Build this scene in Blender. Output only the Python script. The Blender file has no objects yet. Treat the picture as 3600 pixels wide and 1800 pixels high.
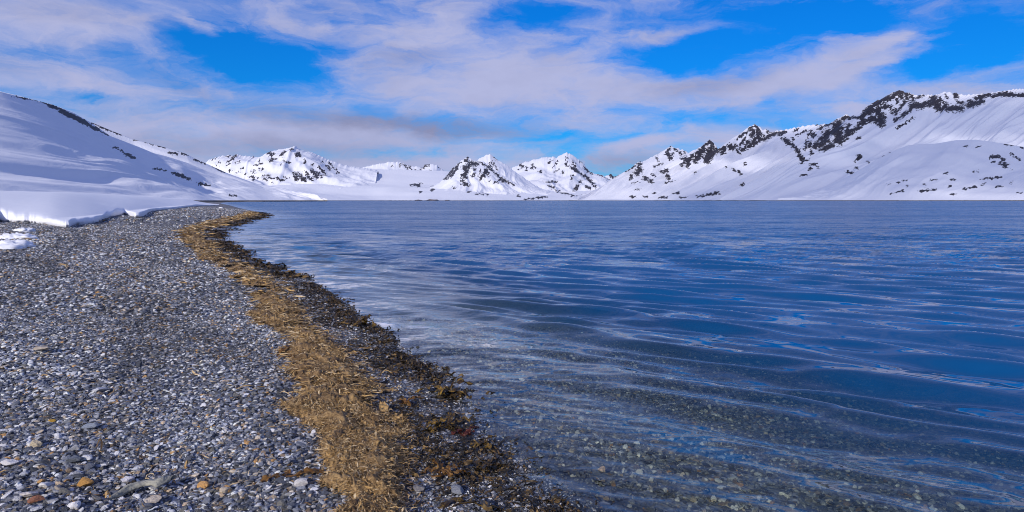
import bpy, math, random
import numpy as np

random.seed(7)
RNG = np.random.default_rng(11)
scene = bpy.context.scene
COL = scene.collection
F = 2340.0          # focal length in pixels of a 3600 px wide frame
HZ = 704.0          # horizon row
H = 1.5             # eye height above the water

# ------------------------------------------------------------------ camera
cam_d = bpy.data.cameras.new('camera')
cam = bpy.data.objects.new('camera', cam_d); COL.objects.link(cam)
cam.location = (0, 0, H); cam.rotation_euler = (math.pi/2, 0, 0)
cam_d.sensor_fit = 'HORIZONTAL'; cam_d.sensor_width = 36.0; cam_d.lens = F/3600*36.0
cam_d.shift_y = -(900-HZ)/3600
cam_d.clip_start = 0.05; cam_d.clip_end = 60000
scene.camera = cam

# ------------------------------------------------------------------ light
SUN_AZ, SUN_EL = -156.0, 24.0          # clockwise from +Y
sun_d = bpy.data.lights.new('sun', 'SUN'); sun = bpy.data.objects.new('sun', sun_d); COL.objects.link(sun)
sun_d.energy = 4.2; sun_d.angle = math.radians(0.6); sun_d.color = (1.0, 0.93, 0.84)
sun.rotation_euler = (math.radians(90-SUN_EL), 0, math.radians(180-SUN_AZ))
sun.location = (0, 0, 50)

scene.render.engine = 'CYCLES'
scene.cycles.filter_width = 1.0
scene.view_settings.view_transform = 'Standard'
scene.view_settings.look = 'None'
scene.view_settings.exposure = 0.0
scene.view_settings.gamma = 1.0
scene.view_settings.use_curve_mapping = False

world = bpy.data.worlds.new('World'); scene.world = world; world.use_nodes = True
WT = world.node_tree; WT.nodes.clear()
def wn(t, **k):
    n = WT.nodes.new(t)
    for a, b in k.items(): setattr(n, a, b)
    return n
def wl(a, b): WT.links.new(a, b)
def wmath(op, a, b=None, c=None, clamp=False):
    n = wn('ShaderNodeMath', operation=op, use_clamp=clamp)
    for i, v in enumerate((a, b, c)):
        if v is None: continue
        if isinstance(v, (int, float)): n.inputs[i].default_value = v
        else: wl(v, n.inputs[i])
    return n.outputs[0]

sky = wn('ShaderNodeTexSky', sky_type='NISHITA'); sky.sun_disc = False
sky.sun_elevation = math.radians(SUN_EL); sky.sun_rotation = math.radians(SUN_AZ % 360)
sky.altitude = 0; sky.air_density = 1.0; sky.dust_density = 0.3; sky.ozone_density = 2.5
hs = wn('ShaderNodeHueSaturation'); hs.inputs['Saturation'].default_value = 1.45; hs.inputs['Value'].default_value = 1.0
wl(sky.outputs[0], hs.inputs['Color'])
bg_sky = wn('ShaderNodeBackground'); bg_sky.inputs[1].default_value = 0.12
gam = wn('ShaderNodeGamma'); gam.inputs[1].default_value = .7; wl(hs.outputs[0], gam.inputs[0])
deep = wn('ShaderNodeMix', data_type='RGBA', blend_type='MULTIPLY'); deep.inputs[0].default_value = 1; wl(gam.outputs[0], deep.inputs[6]); deep.inputs[7].default_value = (.045, .80, 1.80, 1)
wl(deep.outputs[2], bg_sky.inputs[0])

tc = wn('ShaderNodeTexCoord'); sp = wn('ShaderNodeSeparateXYZ'); wl(tc.outputs['Generated'], sp.inputs[0])
X, Yd, Z = sp.outputs
az = wmath('ARCTAN2', X, Yd)
hr = wmath('SQRT', wmath('ADD', wmath('MULTIPLY', X, X), wmath('MULTIPLY', Yd, Yd)))
el = wmath('DIVIDE', Z, wmath('MAXIMUM', hr, 0.05))
cmb = wn('ShaderNodeCombineXYZ'); wl(az, cmb.inputs[0]); wl(el, cmb.inputs[1])
# ragged edges: warp the sky coordinates with noise
mp = wn('ShaderNodeMapping'); mp.inputs['Scale'].default_value = (1, 2.2, 1); wl(cmb.outputs[0], mp.inputs[0])
nw = wn('ShaderNodeTexNoise'); nw.inputs['Scale'].default_value = 6; nw.inputs['Detail'].default_value = 9; nw.inputs['Roughness'].default_value = 0.64
wl(mp.outputs[0], nw.inputs['Vector'])
sub = wn('ShaderNodeVectorMath', operation='SUBTRACT'); wl(nw.outputs['Color'], sub.inputs[0]); sub.inputs[1].default_value = (.5, .5, .5)
mul = wn('ShaderNodeVectorMath', operation='MULTIPLY'); wl(sub.outputs[0], mul.inputs[0]); mul.inputs[1].default_value = (.15, .055, 0)
wv = wn('ShaderNodeVectorMath', operation='ADD'); wl(cmb.outputs[0], wv.inputs[0]); wl(mul.outputs[0], wv.inputs[1])
warped = wv.outputs[0]
def blob(px, py, rx, ry, rot, w, acc):
    a0 = math.atan((px-1800)/F); c = math.cos(a0)
    m = wn('ShaderNodeMapping', vector_type='TEXTURE')
    m.inputs['Location'].default_value = (a0, (HZ-py)/F*c, 0)
    m.inputs['Rotation'].default_value = (0, 0, math.radians(rot))
    m.inputs['Scale'].default_value = (rx/F*c*c, ry/F*c, 1)
    wl(warped, m.inputs[0])
    ln = wn('ShaderNodeVectorMath', operation='LENGTH'); wl(m.outputs[0], ln.inputs[0])
    r = wn('ShaderNodeMapRange', interpolation_type='SMOOTHSTEP'); wl(ln.outputs['Value'], r.inputs[0])
    r.inputs[1].default_value = 0; r.inputs[2].default_value = 1; r.inputs[3].default_value = w; r.inputs[4].default_value = 0
    return r.outputs[0] if acc is None else wmath('ADD', acc, r.outputs[0])
acc = None
COVER = [  # clear holes (negative) and cloud banks (positive)
    (890, 190, 430, 150, -8, -1.3), (1180, 170, 160, 60, 0, -.35), (400, 165, 160, 50, 0, -.5), (300, 330, 190, 34, 0, -.6), (150,190,300,60,0,-.2),
    (2400, 190, 560, 120, -6, -1.0), (2950, 60, 900, 150, 0, -.9), (3450, 130, 500, 150, 0, -.8), (2500,20,700,120,0,-.5),
    (2080, 520, 230, 50, 12, -.8), (2500, 395, 420, 40, 8, -.45), (2760, 420, 360, 70, 0, -.35), (3300, 240, 420, 70, 10, -.6),
    (1850, 60, 260, 90, 0, -.5), (1500, 590, 500, 60, 0, .1),(1950,480,260,24,5,-.35),
    (250, 70, 720, 140, 0, .45), (300, 290, 700, 110, -6, .4), (1000, 480, 1100, 110, 0, .6), (300, 520, 700, 140, 0, .5), (700, 90, 130, 40, -25, .55),
    (1900, 270, 900, 150, 2, .55), (2330, 330, 600, 110, 5, .35), (2350, 118, 260, 45, 4, .95), (2080,170,200,60,20,.4),
    (2850, 255, 640, 110, 16, .55), (3250, 40, 800, 110, 6, .22), (2700, 90, 500, 60, 8, .18), (3120, 140, 160, 60, 20, .5), (3050, 250, 420, 40, 18, .3), (2170, 515, 240, 38, 5, .9), (2640, 490, 260, 36, 5, .35),
    (1450, 110, 420, 100, 15, .2), (1300, 590, 900, 50, 0, .75), (2050, 560, 420, 40, 0, .35), (3000, 380, 700, 90, 6, .35), (2500, 480, 500, 60, 0, .2), (3300, 400, 500, 120, 0, .25), (1650, 330, 500, 90, 0, .25), (1150, 90, 60, 30, 0, .4), (1000, 60, 200, 40, -20, .3)]
for b in COVER: acc = blob(*b, acc)
# the same broken cloud goes on over the rest of the sky
pz = wmath('ADD', wmath('MAXIMUM', Z, 0.0), 0.16)
pc = wn('ShaderNodeCombineXYZ'); wl(wmath('DIVIDE', X, pz), pc.inputs[0]); wl(wmath('DIVIDE', Yd, pz), pc.inputs[1])
mp2 = wn('ShaderNodeMapping'); mp2.inputs['Rotation'].default_value = (0, 0, math.radians(24)); mp2.inputs['Scale'].default_value = (.55, 1.0, 1); wl(pc.outputs[0], mp2.inputs[0])
n1 = wn('ShaderNodeTexNoise'); n1.inputs['Scale'].default_value = 1.5; n1.inputs['Detail'].default_value = 9; n1.inputs['Roughness'].default_value = 0.6; n1.inputs['Distortion'].default_value = .5
wl(mp2.outputs[0], n1.inputs['Vector'])
mp3 = wn('ShaderNodeMapping'); mp3.inputs['Rotation'].default_value = (0, 0, math.radians(-8)); mp3.inputs['Scale'].default_value = (1, 3.2, 1); wl(warped, mp3.inputs[0])
n2 = wn('ShaderNodeTexNoise'); n2.inputs['Scale'].default_value = 9; n2.inputs['Detail'].default_value = 8; n2.inputs['Roughness'].default_value = 0.66; n2.inputs['Distortion'].default_value = .8
wl(mp3.outputs[0], n2.inputs['Vector'])
t1 = wmath('MULTIPLY', wmath('SUBTRACT', n1.outputs[0], .5), 1.0)
t2 = wmath('MULTIPLY', wmath('SUBTRACT', n2.outputs[0], .5), 1.7)
hi = wn('ShaderNodeMapRange', interpolation_type='SMOOTHSTEP'); wl(el, hi.inputs[0]); hi.inputs[1].default_value = .27; hi.inputs[2].default_value = .6; hi.inputs[3].default_value = .50; hi.inputs[4].default_value = .36
cov = wmath('ADD', wmath('ADD', wmath('ADD', acc, t1), t2), hi.outputs[0])
dr = wn('ShaderNodeMapRange', interpolation_type='SMOOTHSTEP'); wl(cov, dr.inputs[0])
dr.inputs[1].default_value = -.14; dr.inputs[2].default_value = 1.10; dr.inputs[3].default_value = 0.0; dr.inputs[4].default_value = .96
dens = dr.outputs[0]
# grey thick parts
accd = None
for b in [(1450, 445, 800, 75, -3, 1.15), (900, 520, 1000, 70, 0, .6), (2500, 290, 380, 60, 8, .5), (1450, 190, 200, 60, 10, .45), (650, 290, 260, 50, -25, .4), (300,60,600,60,0,.25), (2200, 570, 400, 50, 0, .5), (60, 240, 300, 60, 0, .2)]:
    accd = blob(*b, accd)
n3 = wn('ShaderNodeTexNoise'); n3.inputs['Scale'].default_value = 6; n3.inputs['Detail'].default_value = 10; n3.inputs['Roughness'].default_value = .62; wl(mp.outputs[0], n3.inputs['Vector'])
dk = wmath('ADD', accd, wmath('MULTIPLY', wmath('SUBTRACT', n3.outputs[0], .45), 1.2), clamp=True)
cc = wn('ShaderNodeMix', data_type='RGBA'); wl(dk, cc.inputs[0])
cc.inputs[6].default_value = (.46, .485, .73, 1); cc.inputs[7].default_value = (.27, .28, .45, 1)
bg_cl = wn('ShaderNodeBackground'); wl(cc.outputs[2], bg_cl.inputs[0]); bg_cl.inputs[1].default_value = 1.0
ms = wn('ShaderNodeMixShader'); wl(dens, ms.inputs[0]); wl(bg_sky.outputs[0], ms.inputs[1]); wl(bg_cl.outputs[0], ms.inputs[2])
wo = wn('ShaderNodeOutputWorld'); wl(ms.outputs[0], wo.inputs[0])

# ------------------------------------------------------------------ helpers
PERM = RNG.permutation(512)
PERM = np.concatenate([PERM, PERM, PERM])
GA = RNG.random(1536)*2*np.pi
def perlin(x, y):
    x = np.asarray(x, float); y = np.asarray(y, float)
    xi = np.floor(x).astype(int); yi = np.floor(y).astype(int)
    xf = x-xi; yf = y-yi
    u = xf*xf*xf*(xf*(xf*6-15)+10); v = yf*yf*yf*(yf*(yf*6-15)+10)
    def g(ix, iy, dx, dy):
        a = GA[PERM[(PERM[ix & 511]+iy) & 511]]
        return np.cos(a)*dx+np.sin(a)*dy
    n00 = g(xi, yi, xf, yf); n10 = g(xi+1, yi, xf-1, yf)
    n01 = g(xi, yi+1, xf, yf-1); n11 = g(xi+1, yi+1, xf-1, yf-1)
    return ((n00*(1-u)+n10*u)*(1-v)+(n01*(1-u)+n11*u)*v)*1.5
def fbm(x, y, oct=4, gain=.5):
    s = 0; a = 1.0; f = 1.0
    for i in range(oct):
        s = s+a*perlin(x*f+17.3*i, y*f-9.1*i); a *= gain; f *= 2.03
    return s
def ridged(x, y, oct=4, gain=.5):
    s = 0; a = 1.0; f = 1.0
    for i in range(oct):
        s = s+a*(1-2*np.abs(perlin(x*f+31.7*i, y*f+5.3*i))); a *= gain; f *= 2.1
    return s
def sstep(a, b, x):
    t = np.clip((x-a)/(b-a), 0, 1); return t*t*(3-2*t)

def tag(o, label=None, cat=None, group=None, kind=None):
    if label: o['label'] = label
    if cat: o['category'] = cat
    if group: o['group'] = group
    if kind: o['kind'] = kind
    return o
def make_mesh(name, verts, faces, mat, smooth=True, attrs=None):
    verts = np.ascontiguousarray(verts, dtype=np.float32); faces = np.ascontiguousarray(faces, dtype=np.int32)
    me = bpy.data.meshes.new(name)
    nv, nf, k = len(verts), len(faces), faces.shape[1]
    me.vertices.add(nv); me.vertices.foreach_set('co', verts.ravel())
    me.loops.add(nf*k); me.loops.foreach_set('vertex_index', faces.ravel())
    me.polygons.add(nf); me.polygons.foreach_set('loop_start', np.arange(0, nf*k, k, dtype=np.int32))
    try: me.polygons.foreach_set('loop_total', np.full(nf, k, dtype=np.int32))
    except Exception: pass
    me.update(calc_edges=True)
    me.polygons.foreach_set('use_smooth', np.full(nf, smooth, dtype=bool))
    for an, arr in (attrs or {}).items():
        arr = np.asarray(arr, dtype=np.float32)
        if arr.ndim == 1:
            a = me.attributes.new(an, 'FLOAT', 'POINT'); a.data.foreach_set('value', arr)
        elif arr.shape[1] == 3:
            a = me.attributes.new(an, 'FLOAT_VECTOR', 'POINT'); a.data.foreach_set('vector', arr.ravel())
        else:
            a = me.attributes.new(an, 'FLOAT_COLOR', 'POINT'); a.data.foreach_set('color', arr.ravel())
    if mat: me.materials.append(mat)
    me.update()
    return me
def link(name, me, parent=None, loc=None):
    o = bpy.data.objects.new(name, me); COL.objects.link(o)
    if loc is not None: o.location = loc
    if parent: o.parent = parent
    return o
def grid_faces(nr, nc, keep=None):
    i = np.arange(nr-1)[:, None]*nc+np.arange(nc-1)[None, :]
    f = np.stack([i, i+1, i+nc+1, i+nc], -1).reshape(-1, 4)
    if keep is not None:
        k = keep.ravel(); f = f[k[f].any(1)]
    return f
def compact(verts, faces, attrs):
    used = np.zeros(len(verts), bool); used[faces.ravel()] = True
    idx = np.cumsum(used)-1
    return verts[used], idx[faces], {k: v[used] for k, v in attrs.items()}

# node material helpers
class NT:
    def __init__(s, name):
        s.m = bpy.data.materials.new(name); s.m.use_nodes = True; s.t = s.m.node_tree; s.t.nodes.clear()
        s.out = s.n('ShaderNodeOutputMaterial')
    def n(s, t, **k):
        n = s.t.nodes.new(t)
        for a, b in k.items(): setattr(n, a, b)
        return n
    def l(s, a, b): s.t.links.new(a, b)
    def put(s, sock, v):
        if isinstance(v, (int, float)): sock.default_value = v
        elif isinstance(v, tuple): sock.default_value = v
        else: s.l(v, sock)
    def math(s, op, a, b=None, clamp=False):
        n = s.n('ShaderNodeMath', operation=op, use_clamp=clamp); s.put(n.inputs[0], a)
        if b is not None: s.put(n.inputs[1], b)
        return n.outputs[0]
    def noise(s, vec, scale, detail=4, rough=.5, dist=0):
        n = s.n('ShaderNodeTexNoise'); n.inputs['Scale'].default_value = scale; n.inputs['Detail'].default_value = detail
        n.inputs['Roughness'].default_value = rough; n.inputs['Distortion'].default_value = dist
        if vec is not None: s.l(vec, n.inputs['Vector'])
        return n
    def mapping(s, vec, scale=(1,1,1), rot=(0,0,0), loc=(0,0,0)):
        n = s.n('ShaderNodeMapping'); n.inputs['Scale'].default_value = scale; n.inputs['Rotation'].default_value = rot; n.inputs['Location'].default_value = loc
        s.l(vec, n.inputs[0]); return n.outputs[0]
    def obj(s): return s.n('ShaderNodeTexCoord').outputs['Object']
    def attr(s, name, kind='GEOMETRY'):
        n = s.n('ShaderNodeAttribute', attribute_name=name); n.attribute_type = kind; return n
    def rng(s, v, a, b, c=0., d=1., smooth=True):
        n = s.n('ShaderNodeMapRange', interpolation_type='SMOOTHSTEP' if smooth else 'LINEAR'); s.l(v, n.inputs[0])
        for i, q in enumerate((a, b, c, d)): n.inputs[i+1].default_value = q
        return n.outputs[0]
    def mix(s, f, a, b, mode='MIX'):
        n = s.n('ShaderNodeMix', data_type='RGBA', blend_type=mode); s.put(n.inputs[0], f); s.put(n.inputs[6], a); s.put(n.inputs[7], b); return n.outputs[2]
    def ramp(s, v, stops, const=False):
        n = s.n('ShaderNodeValToRGB'); r = n.color_ramp
        if const: r.interpolation = 'CONSTANT'
        while len(r.elements) < len(stops): r.elements.new(.5)
        for e, (p, c) in zip(r.elements, stops): e.position = p; e.color = c if len(c) == 4 else (*c, 1)
        s.l(v, n.inputs[0]); return n.outputs[0]
    def bump(s, h, strength, dist, normal=None):
        n = s.n('ShaderNodeBump'); n.inputs['Strength'].default_value = strength; n.inputs['Distance'].default_value = dist
        s.l(h, n.inputs['Height'])
        if normal is not None: s.l(normal, n.inputs['Normal'])
        return n.outputs[0]
    def principled(s, color, rough=.6, normal=None, spec=.5, **k):
        b = s.n('ShaderNodeBsdfPrincipled'); s.put(b.inputs['Base Color'], color); s.put(b.inputs['Roughness'], rough)
        b.inputs['Specular IOR Level'].default_value = spec
        if normal is not None: s.l(normal, b.inputs['Normal'])
        for a, v in k.items(): s.put(b.inputs[a], v)
        s.l(b.outputs[0], s.out.inputs[0]); return b

SNOW = (.80, .81, .90, 1)
def mountain_material(name, s_scale, t_scale, bump_m, rough_edge=.75, shore=True):
    m = NT(name)
    st = m.attr('st').outputs['Vector']; rk = m.attr('rock').outputs['Fac']
    v = m.mapping(st, (s_scale, t_scale, 1))
    n1 = m.noise(v, 2.2, 6, .65, .6).outputs[0]
    n2 = m.noise(v, 7, 4, .65).outputs[0]
    nn = m.math('ADD', m.math('MULTIPLY', m.math('SUBTRACT', n1, .5), rough_edge*2.4), m.math('MULTIPLY', m.math('SUBTRACT', n2, .5), rough_edge*1.3))
    f = m.rng(m.math('ADD', rk, nn), .46, .58)
    f = m.math('MULTIPLY', f, m.rng(rk, .04, .16))
    rc = m.ramp(n2, [(.3, (.018, .016, .022)), (.55, (.045, .038, .042)), (.75, (.10, .085, .08))])
    sn = m.noise(m.mapping(st, (s_scale*.6, t_scale*.25, 1)), .8, 5, .6).outputs[0]
    sc = m.mix(sn, (.74, .745, .815, 1), (.83, .825, .865, 1))
    col = m.mix(f, sc, rc)
    if shore:
        sh = m.attr('shore').outputs['Fac']
        col = m.mix(m.rng(m.math('ADD', sh, m.math('MULTIPLY', m.math('SUBTRACT', n2, .5), .8)), .45, .6), col, (.12, .095, .06, 1))
    hh = m.math('ADD', m.math('MULTIPLY', n1, .6), m.math('MULTIPLY', m.math('MULTIPLY', n2, f), 1.5))
    nrm = m.bump(hh, .55, bump_m)
    m.principled(col, .62, nrm, .25)
    return m.m

def plane_pt(px, py, z=0.):
    y = (H-z)*F/(py-HZ); return ((px-1800)/F*y, y)
def img_pt(px, py, y): return np.array([(px-1800)/F*y, y, H+(HZ-py)/F*y])

# ------------------------------------------------------------------ shoreline and ground height
SH_PX = [(1986,1778),(1893,1712),(1800,1647),(1776,1619),(1692,1521),(1640,1450),(1599,1386),(1571,1335),(1459,1260),(1366,1200),(1327,1166),(1252,1115),(1182,1063),
         (1112,1017),(1066,984),(996,958),(926,928),(861,896),(819,872),(777,844),(772,822),(800,807),(842,788),(889,774),(928,762),(931,756),(917,747),(880,740),(833,729),(803,721)]
SH = [(4.6,-5.0),(3.0,-1.6),(2.05,0.1),(1.05,1.8)]+[plane_pt(*p) for p in SH_PX]+[(-154,351),(-226,540),(-240,702),(-243,860),(-262,905),(-420,960)]
SH = np.array(SH)
def catmull(P, n):
    out = []
    for i in range(len(P)-1):
        p0 = P[max(i-1, 0)]; p1 = P[i]; p2 = P[i+1]; p3 = P[min(i+2, len(P)-1)]
        t = np.linspace(0, 1, n, endpoint=False)[:, None]
        c = .5*((2*p1)+(-p0+p2)*t+(2*p0-5*p1+4*p2-p3)*t**2+(-p0+3*p1-3*p2+p3)*t**3)
        l = p1*(1-t)+p2*t
        out.append(.6*c+.4*l)
    out.append(P[-1:]); return np.concatenate(out)
SHS = catmull(SH, 5)
_j = np.minimum(.05, .004*np.abs(SHS[:, 1])+.01)
_k = np.arange(len(SHS))
SHS[:, 0] += _j*perlin(_k*.37, _k*0+.5)*1.8; SHS[:, 1] += _j*perlin(_k*.41+9, _k*0+3.5)*1.8
POLY = np.concatenate([SHS, np.array([(-600,1300),(-4000,1300),(-4000,-30),(5,-30)])])
def sdist(x, y):
    """signed distance to the shoreline, positive inland"""
    x = np.asarray(x, float); y = np.asarray(y, float)
    d2 = np.full(x.shape, 1e18); ins = np.zeros(x.shape, bool)
    for a, b in zip(SHS[:-1], SHS[1:]):
        e = b-a; L = e@e+1e-12
        t = np.clip(((x-a[0])*e[0]+(y-a[1])*e[1])/L, 0, 1)
        d2 = np.minimum(d2, (x-a[0]-t*e[0])**2+(y-a[1]-t*e[1])**2)
    n = len(POLY)
    for i in range(n):
        a = POLY[i]; b = POLY[(i+1) % n]
        c = (a[1] > y) != (b[1] > y)
        if not c.any(): continue
        xx = (b[0]-a[0])*(y-a[1])/(b[1]-a[1]+1e-12)+a[0]
        ins ^= c & (x < xx)
    return np.where(ins, 1, -1)*np.sqrt(d2)
def gheight(x, y, d=None):
    if d is None: d = sdist(x, y)
    up = .50*(1-np.exp(-np.maximum(d, 0)*.125/.50))+.004*np.maximum(d-4, 0).clip(0, 60)
    dn = -2.6*(1-np.exp(-np.maximum(-d, 0)*.10/2.6))
    z = np.where(d > 0, up, dn)
    z = z+.022*fbm(x*1.1, y*1.1, 3)*sstep(.1, 1.2, np.abs(d))+np.where(d > 0, .05, .02)*fbm(x*.23, y*.23, 2)*sstep(.5, 4, np.abs(d))
    return z
def hit(px, py):
    z = .1
    for _ in range(12):
        y = (H-z)*F/(py-HZ); x = (px-1800)/F*y
        z = .5*z+.5*float(gheight(np.array([x]), np.array([y]))[0])
    return x, y, z

# ------------------------------------------------------------------ mountains
def T(strokes, ox, oy, s): return [(ox+a*s, oy+b*s, ox+c*s, oy+d*s, w*s) for a, b, c, d, w in strokes]
R1 = T([(100,85,250,106,3),(250,106,360,136,6),(360,143,460,187,13),(460,190,560,240,20),(560,240,650,286,19),(650,290,740,336,15),(740,340,820,376,6),
  (930,510,960,525,11),(960,525,1010,545,13),(850,462,920,490,5),(1165,625,1250,645,5),(1310,662,1380,685,12),(1380,690,1435,708,9),(1500,742,1580,758,10),(1730,828,1785,834,5)],0,300,.4658)
R1B = T([(690,280,850,350,7),(850,350,920,375,6),(1010,412,1060,418,6),(1100,432,1180,445,7),(1180,450,1250,470,6),(1275,510,1330,515,14),(1370,518,1410,525,6),(1350,497,1420,520,6),(1470,560,1550,590,8),(1600,605,1700,655,8)],0,300,.4658)
R2 = T([(370,275,300,340,14),(290,360,280,370,10),(320,430,300,420,8),(350,345,370,350,10),(405,330,405,340,8),(545,285,540,290,12),(690,250,710,245,14),(750,260,720,280,14),(860,240,820,280,14),(930,210,910,235,10),
  (1000,255,1010,285,20),(980,260,970,290,12),(740,310,710,330,12),(780,310,740,315,7),(850,330,870,340,8),(830,355,820,370,10),(920,345,900,350,8),(640,350,560,380,5),(620,310,600,340,5),(560,430,540,440,14),(600,410,640,410,10),
  (1070,340,1060,350,12),(1050,315,1060,320,6),(970,460,980,510,26),(1010,480,1060,520,22),(1080,480,1130,520,16),(1140,430,1180,490,22),(1190,450,1230,490,18),(1230,420,1280,470,10),(1060,430,1100,470,8),(1200,390,1260,440,8),
  (1280,370,1320,410,12),(1300,340,1400,450,6),(1140,370,1150,365,8),(1230,345,1250,340,8),(540,500,545,515,12),(650,500,670,530,10),(690,500,760,510,7),(780,500,840,530,12),(850,480,880,510,7),(910,495,900,500,8),(500,490,600,500,5),
  (640,480,720,475,5),(380,450,400,440,6),(170,370,180,380,6),(130,320,190,290,5),(200,350,210,340,5),(270,290,300,280,6),(460,460,470,460,5),(420,410,440,405,5),(740,550,750,555,5)],700,450,.3494)
R2E = T([(2040,360,2010,390,8),(2050,360,2120,410,8),(2120,380,2140,420,8),(2170,425,2230,430,8),(2270,380,2260,400,16),(2290,370,2310,380,8),(2330,430,2320,425,6),(2420,400,2425,420,6),(1940,380,1960,385,4),(1880,430,1890,435,5)],700,450,.3494)
R3B = T([(700,290,690,330,16),(660,320,700,340,10),(740,360,790,360,26),(730,360,680,410,34),(690,420,660,490,30),(650,390,680,400,14),(680,500,640,520,14),(620,350,580,400,12),(600,390,560,450,14),(550,400,520,470,18),(520,440,470,500,22),
  (560,460,500,510,8),(770,460,750,480,14),(890,430,830,500,26),(905,450,905,480,12),(760,420,780,420,10),(830,420,830,440,8),(820,340,900,400,10),(900,390,1000,480,10),(1000,480,1100,540,12),(1030,525,1060,535,16),(1100,540,1160,570,10),
  (930,330,1000,420,6),(960,290,1000,320,8),(910,360,940,400,6),(640,530,700,580,12),(640,570,720,575,6),(550,600,580,600,8),(910,540,930,530,7),(970,550,1000,540,5)],1400,450,.3494)
R3F = T([(190,580,210,585,8),(345,595,345,620,12),(220,645,225,640,7),(800,630,850,632,7),(760,665,900,667,4),(700,640,730,643,5),(1290,585,1350,590,9),(1390,610,1430,620,8),(1180,600,1250,605,6),(1200,680,1220,680,5),(120,575,250,555,4),
  (1650,650,1790,690,5),(1770,690,2000,650,4),(1270,720,1500,690,4),(1510,580,1560,600,8),(1560,620,1640,640,8),(550,600,580,600,8),(640,570,720,575,6),(900,600,1000,595,5)],1400,450,.3494)
R3C = T([(1230,370,1250,390,16),(1220,410,1220,420,8),(1300,390,1290,420,10),(1360,370,1340,410,12),(1370,390,1380,400,8),(1430,430,1435,445,10),(1480,540,1590,545,10),(1560,320,1520,350,7),(1600,330,1560,400,6),(1660,430,1650,460,7),
  (1690,350,1700,380,12),(1730,390,1790,430,14),(1790,430,1900,500,10),(1900,500,1990,600,14),(1760,330,1780,400,12),(1700,280,1690,320,5),(1780,390,1790,410,10),(1870,390,1890,410,16),(1900,430,1940,450,12),(1820,540,1840,545,14),
  (1805,580,1790,620,18),(1760,632,1775,632,9),(1890,580,1940,620,10),(1750,480,1740,520,8),(1580,440,1610,420,8),(1510,580,1560,600,8),(1560,620,1640,640,6),(2010,470,2060,490,5),(2080,490,2130,520,6),(2130,545,2145,550,7),(1830,330,1850,350,8)],1400,450,.3494)
R3D = T([(2140,480,2160,500,14),(2190,480,2210,490,10)],1400,450,.3494)
R4 = T([(150,770,130,830,12),(140,850,110,890,30),(60,910,40,940,14),(190,935,210,940,22),(245,965,260,970,20),(0,870,150,770,6),(340,870,430,845,10),(380,885,410,870,10),(270,900,290,905,14),(410,915,425,912,16),(430,945,440,935,14),
  (450,625,410,680,14),(415,690,460,740,18),(440,700,480,690,10),(490,640,560,690,10),(600,650,580,690,6),(310,720,320,760,8),(370,790,280,820,5),
  (850,560,800,600,14),(850,560,910,650,16),(800,610,690,690,14),(780,650,700,760,26),(860,640,800,740,36),(900,660,820,760,30),(680,700,560,800,14),(640,740,620,820,20),(600,730,570,735,18),(930,660,1050,600,16),(1000,660,960,690,14),
  (1300,400,1240,440,12),(1300,400,1370,500,16),(1240,450,1120,540,10),(1280,460,1270,510,26),(1330,470,1340,560,20),(1210,520,1160,590,12),(1230,570,1190,640,18),(1300,540,1240,620,22),(1350,540,1290,600,20),(1100,610,1060,640,22),(1120,650,1140,680,14),(1150,590,1150,640,8),(1170,660,1180,650,12),
  (1380,550,1480,490,22),(1480,490,1600,465,10),(1420,440,1430,470,12),(1540,500,1620,470,10),
  (1590,540,1680,610,24),(1680,530,1690,540,12),(1680,600,1710,630,14),(1720,640,1740,680,22),(1740,700,1770,760,16),(1800,740,1740,690,12),(1750,790,1850,745,8),
  (1820,560,1805,640,10),(1860,460,1880,520,12),(1830,490,1835,530,8),(1900,480,1900,500,14),(1690,470,1730,440,10),(1720,500,1830,450,8),(1940,440,1980,420,12),(1910,400,1960,395,8),(2010,400,2060,390,12),
  (2150,380,2090,470,40),(2130,400,2150,560,50),(2030,480,2010,560,44),(1930,580,1900,620,26),(1970,540,1960,610,30),(1860,570,1850,620,16),(2000,640,2070,600,26),(2110,570,2200,540,24),(2240,400,2220,500,22),(2270,450,2200,540,22),(2220,310,2250,330,16),(1860,690,1870,670,16),(1950,660,1960,650,10),
  (1075,840,1100,855,9),(1130,870,1160,890,13),(1195,780,1200,800,8),(1000,825,1020,820,6),(1760,905,1820,900,8),(1840,850,1870,835,11),(1850,800,1920,795,7),(1920,810,1935,835,7),(1165,1005,1190,995,11),(2230,870,2275,885,11),(800,1105,930,1085,13),(720,1120,800,1110,7),
  (70,985,130,970,6),(100,1050,150,1045,6),(260,1090,300,1085,6),(180,1120,220,1120,6),(40,1120,90,1122,6),(480,1090,540,1080,5),(330,1130,420,1125,5),(550,1130,620,1125,6),(690,880,720,870,6),(400,985,480,960,6)],2200,300,.3493)
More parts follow.
